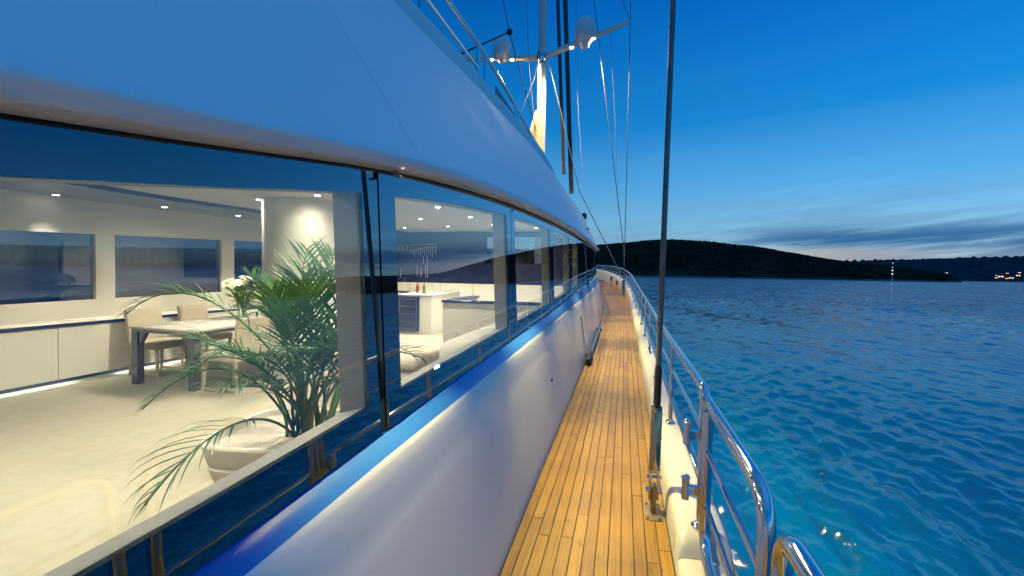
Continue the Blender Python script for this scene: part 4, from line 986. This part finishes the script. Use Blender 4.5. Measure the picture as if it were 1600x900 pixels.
b = MB(); b.lathe([(.24, -.35), (.27, -.3), (.27, .3), (.24, .35)], A0, 24); b.build('spreader_collar', steel, mast)
def deck_lamp(px, py, zc, par, tgt, pw):
    c = P(px, py, zc); b = MB(); b.lathe([(.05, .16), (.12, .10), (.125, .0), (.11, -.01)], c, 16); o = b.build('deck_lamp', mastm, par)
    b = MB(); b.lathe([(.0, -.04), (.07, -.035), (.108, .0), (.10, .008)], c + V(0, 0, -.008), 16); b.build('lens', lamp_e, par)
    spot('deck_lamp_beam', c + V(0, -.05, -.16), tgt, pw, 132, .5, (1.0, .74, .36), par, .32)
deck_lamp(893, 74, 23.7, spS, (-.8, 24, -1.2), 4200); deck_lamp(927, 60, 23.5, spS, (0, 6, -1.6), 1600)
deck_lamp(768, 93, 25.0, spP, (-3, 22, 0), 1500); deck_lamp(800, 93, 24.9, spP, (-1.2, 29, -1), 3200)
def dome(px, pytop, pybot, zc, wpx, lab):
    c = P(px, pybot, zc); top = P(px, pytop, zc).z; h = top - c.z; r = wpx / FPX * zc / 2
    t = thing('satellite_dome', lab, 'dome', c)
    prof = [(r * .86, .0), (r * .98, h * .08), (r, h * .45)] + [(r * math.cos(a), h * .45 + h * .55 * math.sin(a)) for a in np.linspace(.15, 1.5, 9)]
    b = MB(); b.lathe(prof, c, 28); b.build('shell', domem, t)
    b = MB(); b.lathe([(r * .25, -h * .36), (r * .42, -h * .28), (r * .5, -h * .12), (r * .84, -.004)], c, 24); b.build('mount', domem, t)
dome(914, 27, 63, 23.6, 33, 'white satellite dome on the right spreader'); dome(784, 58, 88, 25.0, 28, 'white satellite dome on the left spreader, half behind the rail')
# furled sail in its canvas at the mast foot
b = MB(); rows = []
for z, ra, ox in ((8.6, .06, .2), (8.2, .16, .22), (7.6, .27, .22), (7.0, .25, .25), (6.4, .34, .25), (5.6, .36, .3), (4.6, .42, .32), (3.0, .45, .35)):
    rows.append([V(mx0 - .18 + (ra * 1.0) * math.cos(a) + .05 * noise.noise(Vector((a * 2, z, 1))), my0 - ox - ra * .8 + ra * math.sin(a) + .06 * noise.noise(Vector((a * 2, z, 5))), z) for a in np.linspace(0, 2 * math.pi, 15)[:-1]])
b.loft(rows, cu=True, caps=True); tag(b.build('furled_sail', canvas), 'cream canvas bundle of furled sail against the mast foot', 'sail')
# rigging
def wire(name, label, pts, r, m, cat='rigging', group=None):
    b = MB(); b.tube(pts, r, 6); o = b.build(name, m, org=pts[-1]); tag(o, label, cat, group)
wire('furled_headsail', 'thick dark furled headsail stay right of the mast', [P(866, -160, 30), P(881, 272, 30)], .125, furl, 'stay')
wire('furled_headsail', 'thickest dark stay, rightmost of the two beside the mast', [P(878, -160, 31), P(893, 302, 31)], .165, furl, 'stay')
wire('cap_shroud', 'dark wire from spreader tip down to the far rail', [P(987, -150, 23.3), TS, P(976, 392, 23.6), P(973.5, 455, 24)], .022, darkrod)
wire('lower_shroud', 'thin dark wire slanting from upper left to the far rail', [P(916, -150, 23.9), P(928, 0, 24), P(975, 392, 24), P(976, 455, 24)], .022, darkrod)
wire('running_stay', 'pale wire slanting from the mast side to the bow rail', [P(858, 100, 24.5), P(906, 300, 25), P(970, 428, 25.5)], .026, rope)
wire('halyard', 'short bright halyard hanging right of the starboard dome', [P(954, 40, 24), P(955, 75, 24), P(962, 210, 24), P(966, 330, 24.4)], .009, rope)
wire('halyard', 'faint bright halyard just right of the dark stays', [P(900, -120, 26), P(903, 165, 26), P(912, 300, 26)], .010, rope)
wire('jumper_stay', 'thin dark wire meeting the right spreader tip from above', [P(940, -80, 23.6), TS], .016, roped)
wire('halyard', 'dark halyard falling left of the mast from above', [P(775, -60, 20), P(796, 52, 20), P(812, 110, 20.4), P(838, 205, 21)], .020, roped)
wire('halyard', 'grey halyard close to the left side of the mast', [P(820, -60, 24.2), P(826, 90, 24.2), P(836, 205, 24)], .014, rope)
wire('backstay', 'pale wire left of the mast slanting down to the flybridge', [P(842, 90, 24.4), P(834, 125, 22), P(808, 190, 16)], .014, rope)
wire('signal_line', 'pale thin line crossing behind the flybridge rail', [P(760, 50, 15), P(712, 85, 12)], .006, rope)
b = MB(); p0, p1 = P(712, 88, 9.5), P(796, 50, 10.5); b.tube([p0, p1], [.022, .016], 8); b.lathe([(.03, -.06), (.07, -.02), (.07, .03), (.02, .07)], p1, 10, ax=(p1 - p0)); tag(b.build('whip_pole', black), 'black pole with dark tip beside the left dome', 'pole')
# far deck fittings under the shrouds
fs = thing('shroud_turnbuckle', 'pair of steel turnbuckles at the far shroud base', 'turnbuckle', (P(974, 466, 24)))
for k, px in enumerate((972.5, 976)):
    p0 = P(px, 467, 24); b = MB(); b.tube([p0, P(px, 452, 24), P(px, 438, 24)], [.07, .06, .035], 10); b.build('turnbuckle_body', steel, fs)
bo = thing('mooring_bollard', 'twin steel mooring bollard on the foredeck', 'bollard', (-1.5, 30.2, Zd(30.2)))
for d_ in (-.18, .18): b = MB(); b.lathe([(.09, 0), (.075, .05), (.075, .34), (.11, .38), (.10, .42)], (-1.15, 29.6 + d_, Zd(29.6)), 14); b.build('post', steel, bo)
b = MB(); b.box((-1.28, 29.25, Zd(29.6)), (-1.02, 29.95, Zd(29.6) + .03)); b.build('base_plate', steel, bo)
# boat hook lying along the house
bh = thing('boat_hook', 'grey boat hook with black grip lying along the deckhouse foot', 'boat hook', (-.52, 8, -1.55))
yA, yB = 7.85, 12.6
b = MB(); b.tube([(-.500, yA + .7, Zd(8) + .11), (-.49, yB, Zd(yB) + .10)], .024, 10); b.build('pole', steel, bh)
b = MB(); b.tube([(-.502, yA, Zd(yA) + .09), (-.501, yA + .08, Zd(yA) + .10), (-.500, yA + .7, Zd(8) + .11)], [.03, .04, .036], 10); b.build('grip', black, bh)
for y in (yA + .1, yA + .5, yB - .3): b = MB(); b.box((-.55, y - .04, Zd(y)), (-.46, y + .04, Zd(y) + .07)); b.build('bracket', black, bh, bevel=.012)

# ------------------------------------------------------------------ flybridge rail
fr_ = thing('flybridge_rail', 'stainless rail with cloth panels along the upper deck edge', 'railing', (-1.65, 5, 1.9))
RX = -1.66; K = 1.66 / 1.3
topz = pchip([(-2, 1.95 * K), (3.3 * K, 2.015 * K), (4.3 * K, 2.05 * K), (7.2 * K, 1.92 * K), (7.6 * K, 1.76 * K)]); mdz = pchip([(-2, 1.74 * K), (3 * K, 1.805 * K), (4.1 * K, 1.834 * K), (7.0 * K, 1.76 * K)])
b = MB(); b.tube([(RX, y, topz(y)) for y in frange(-2, 7.6 * K, .25)], .028, 12); b.build('top_rail', chrome, fr_)
b = MB(); b.tube([(RX, y, mdz(y)) for y in frange(-2, 4.08 * K, .3)], .018, 8); b.build('mid_rail', chrome, fr_)
b = MB(); b.tube([(RX, 4.3 * K, 1.78 * K), (RX, 5.6 * K, 1.80 * K)], .018, 8); b.build('mid_rail', chrome, fr_)
b = MB(); b.tube([(RX, 5.75 * K, 1.84 * K), (RX, 7.3 * K, 1.80 * K)], .018, 8); b.build('mid_rail', chrome, fr_)
for y in (-.8, 1.2, 2.85, 4.08, 4.32, 5.62, 5.78, 7.2): y *= K; b = MB(); b.tube([(RX, y, ZE(y) - .2), (RX, y, topz(y))], .023, 10); b.lathe([(.045, 0), (.045, .01), (.025, .03)], (RX, y, ZE(y) + .1), 12); b.build('post', chrome, fr_)
b = MB(); b.box((RX - .012, 4.7 * K, 1.62 * K), (RX - .004, 5.6 * K, 1.92 * K)); b.build('cloth_panel', meshp, fr_)
b = MB(); b.box((RX - .012, 5.85 * K, 1.60 * K), (RX - .004, 7.15 * K, 1.84 * K)); b.build('cloth_panel', canvas, fr_)
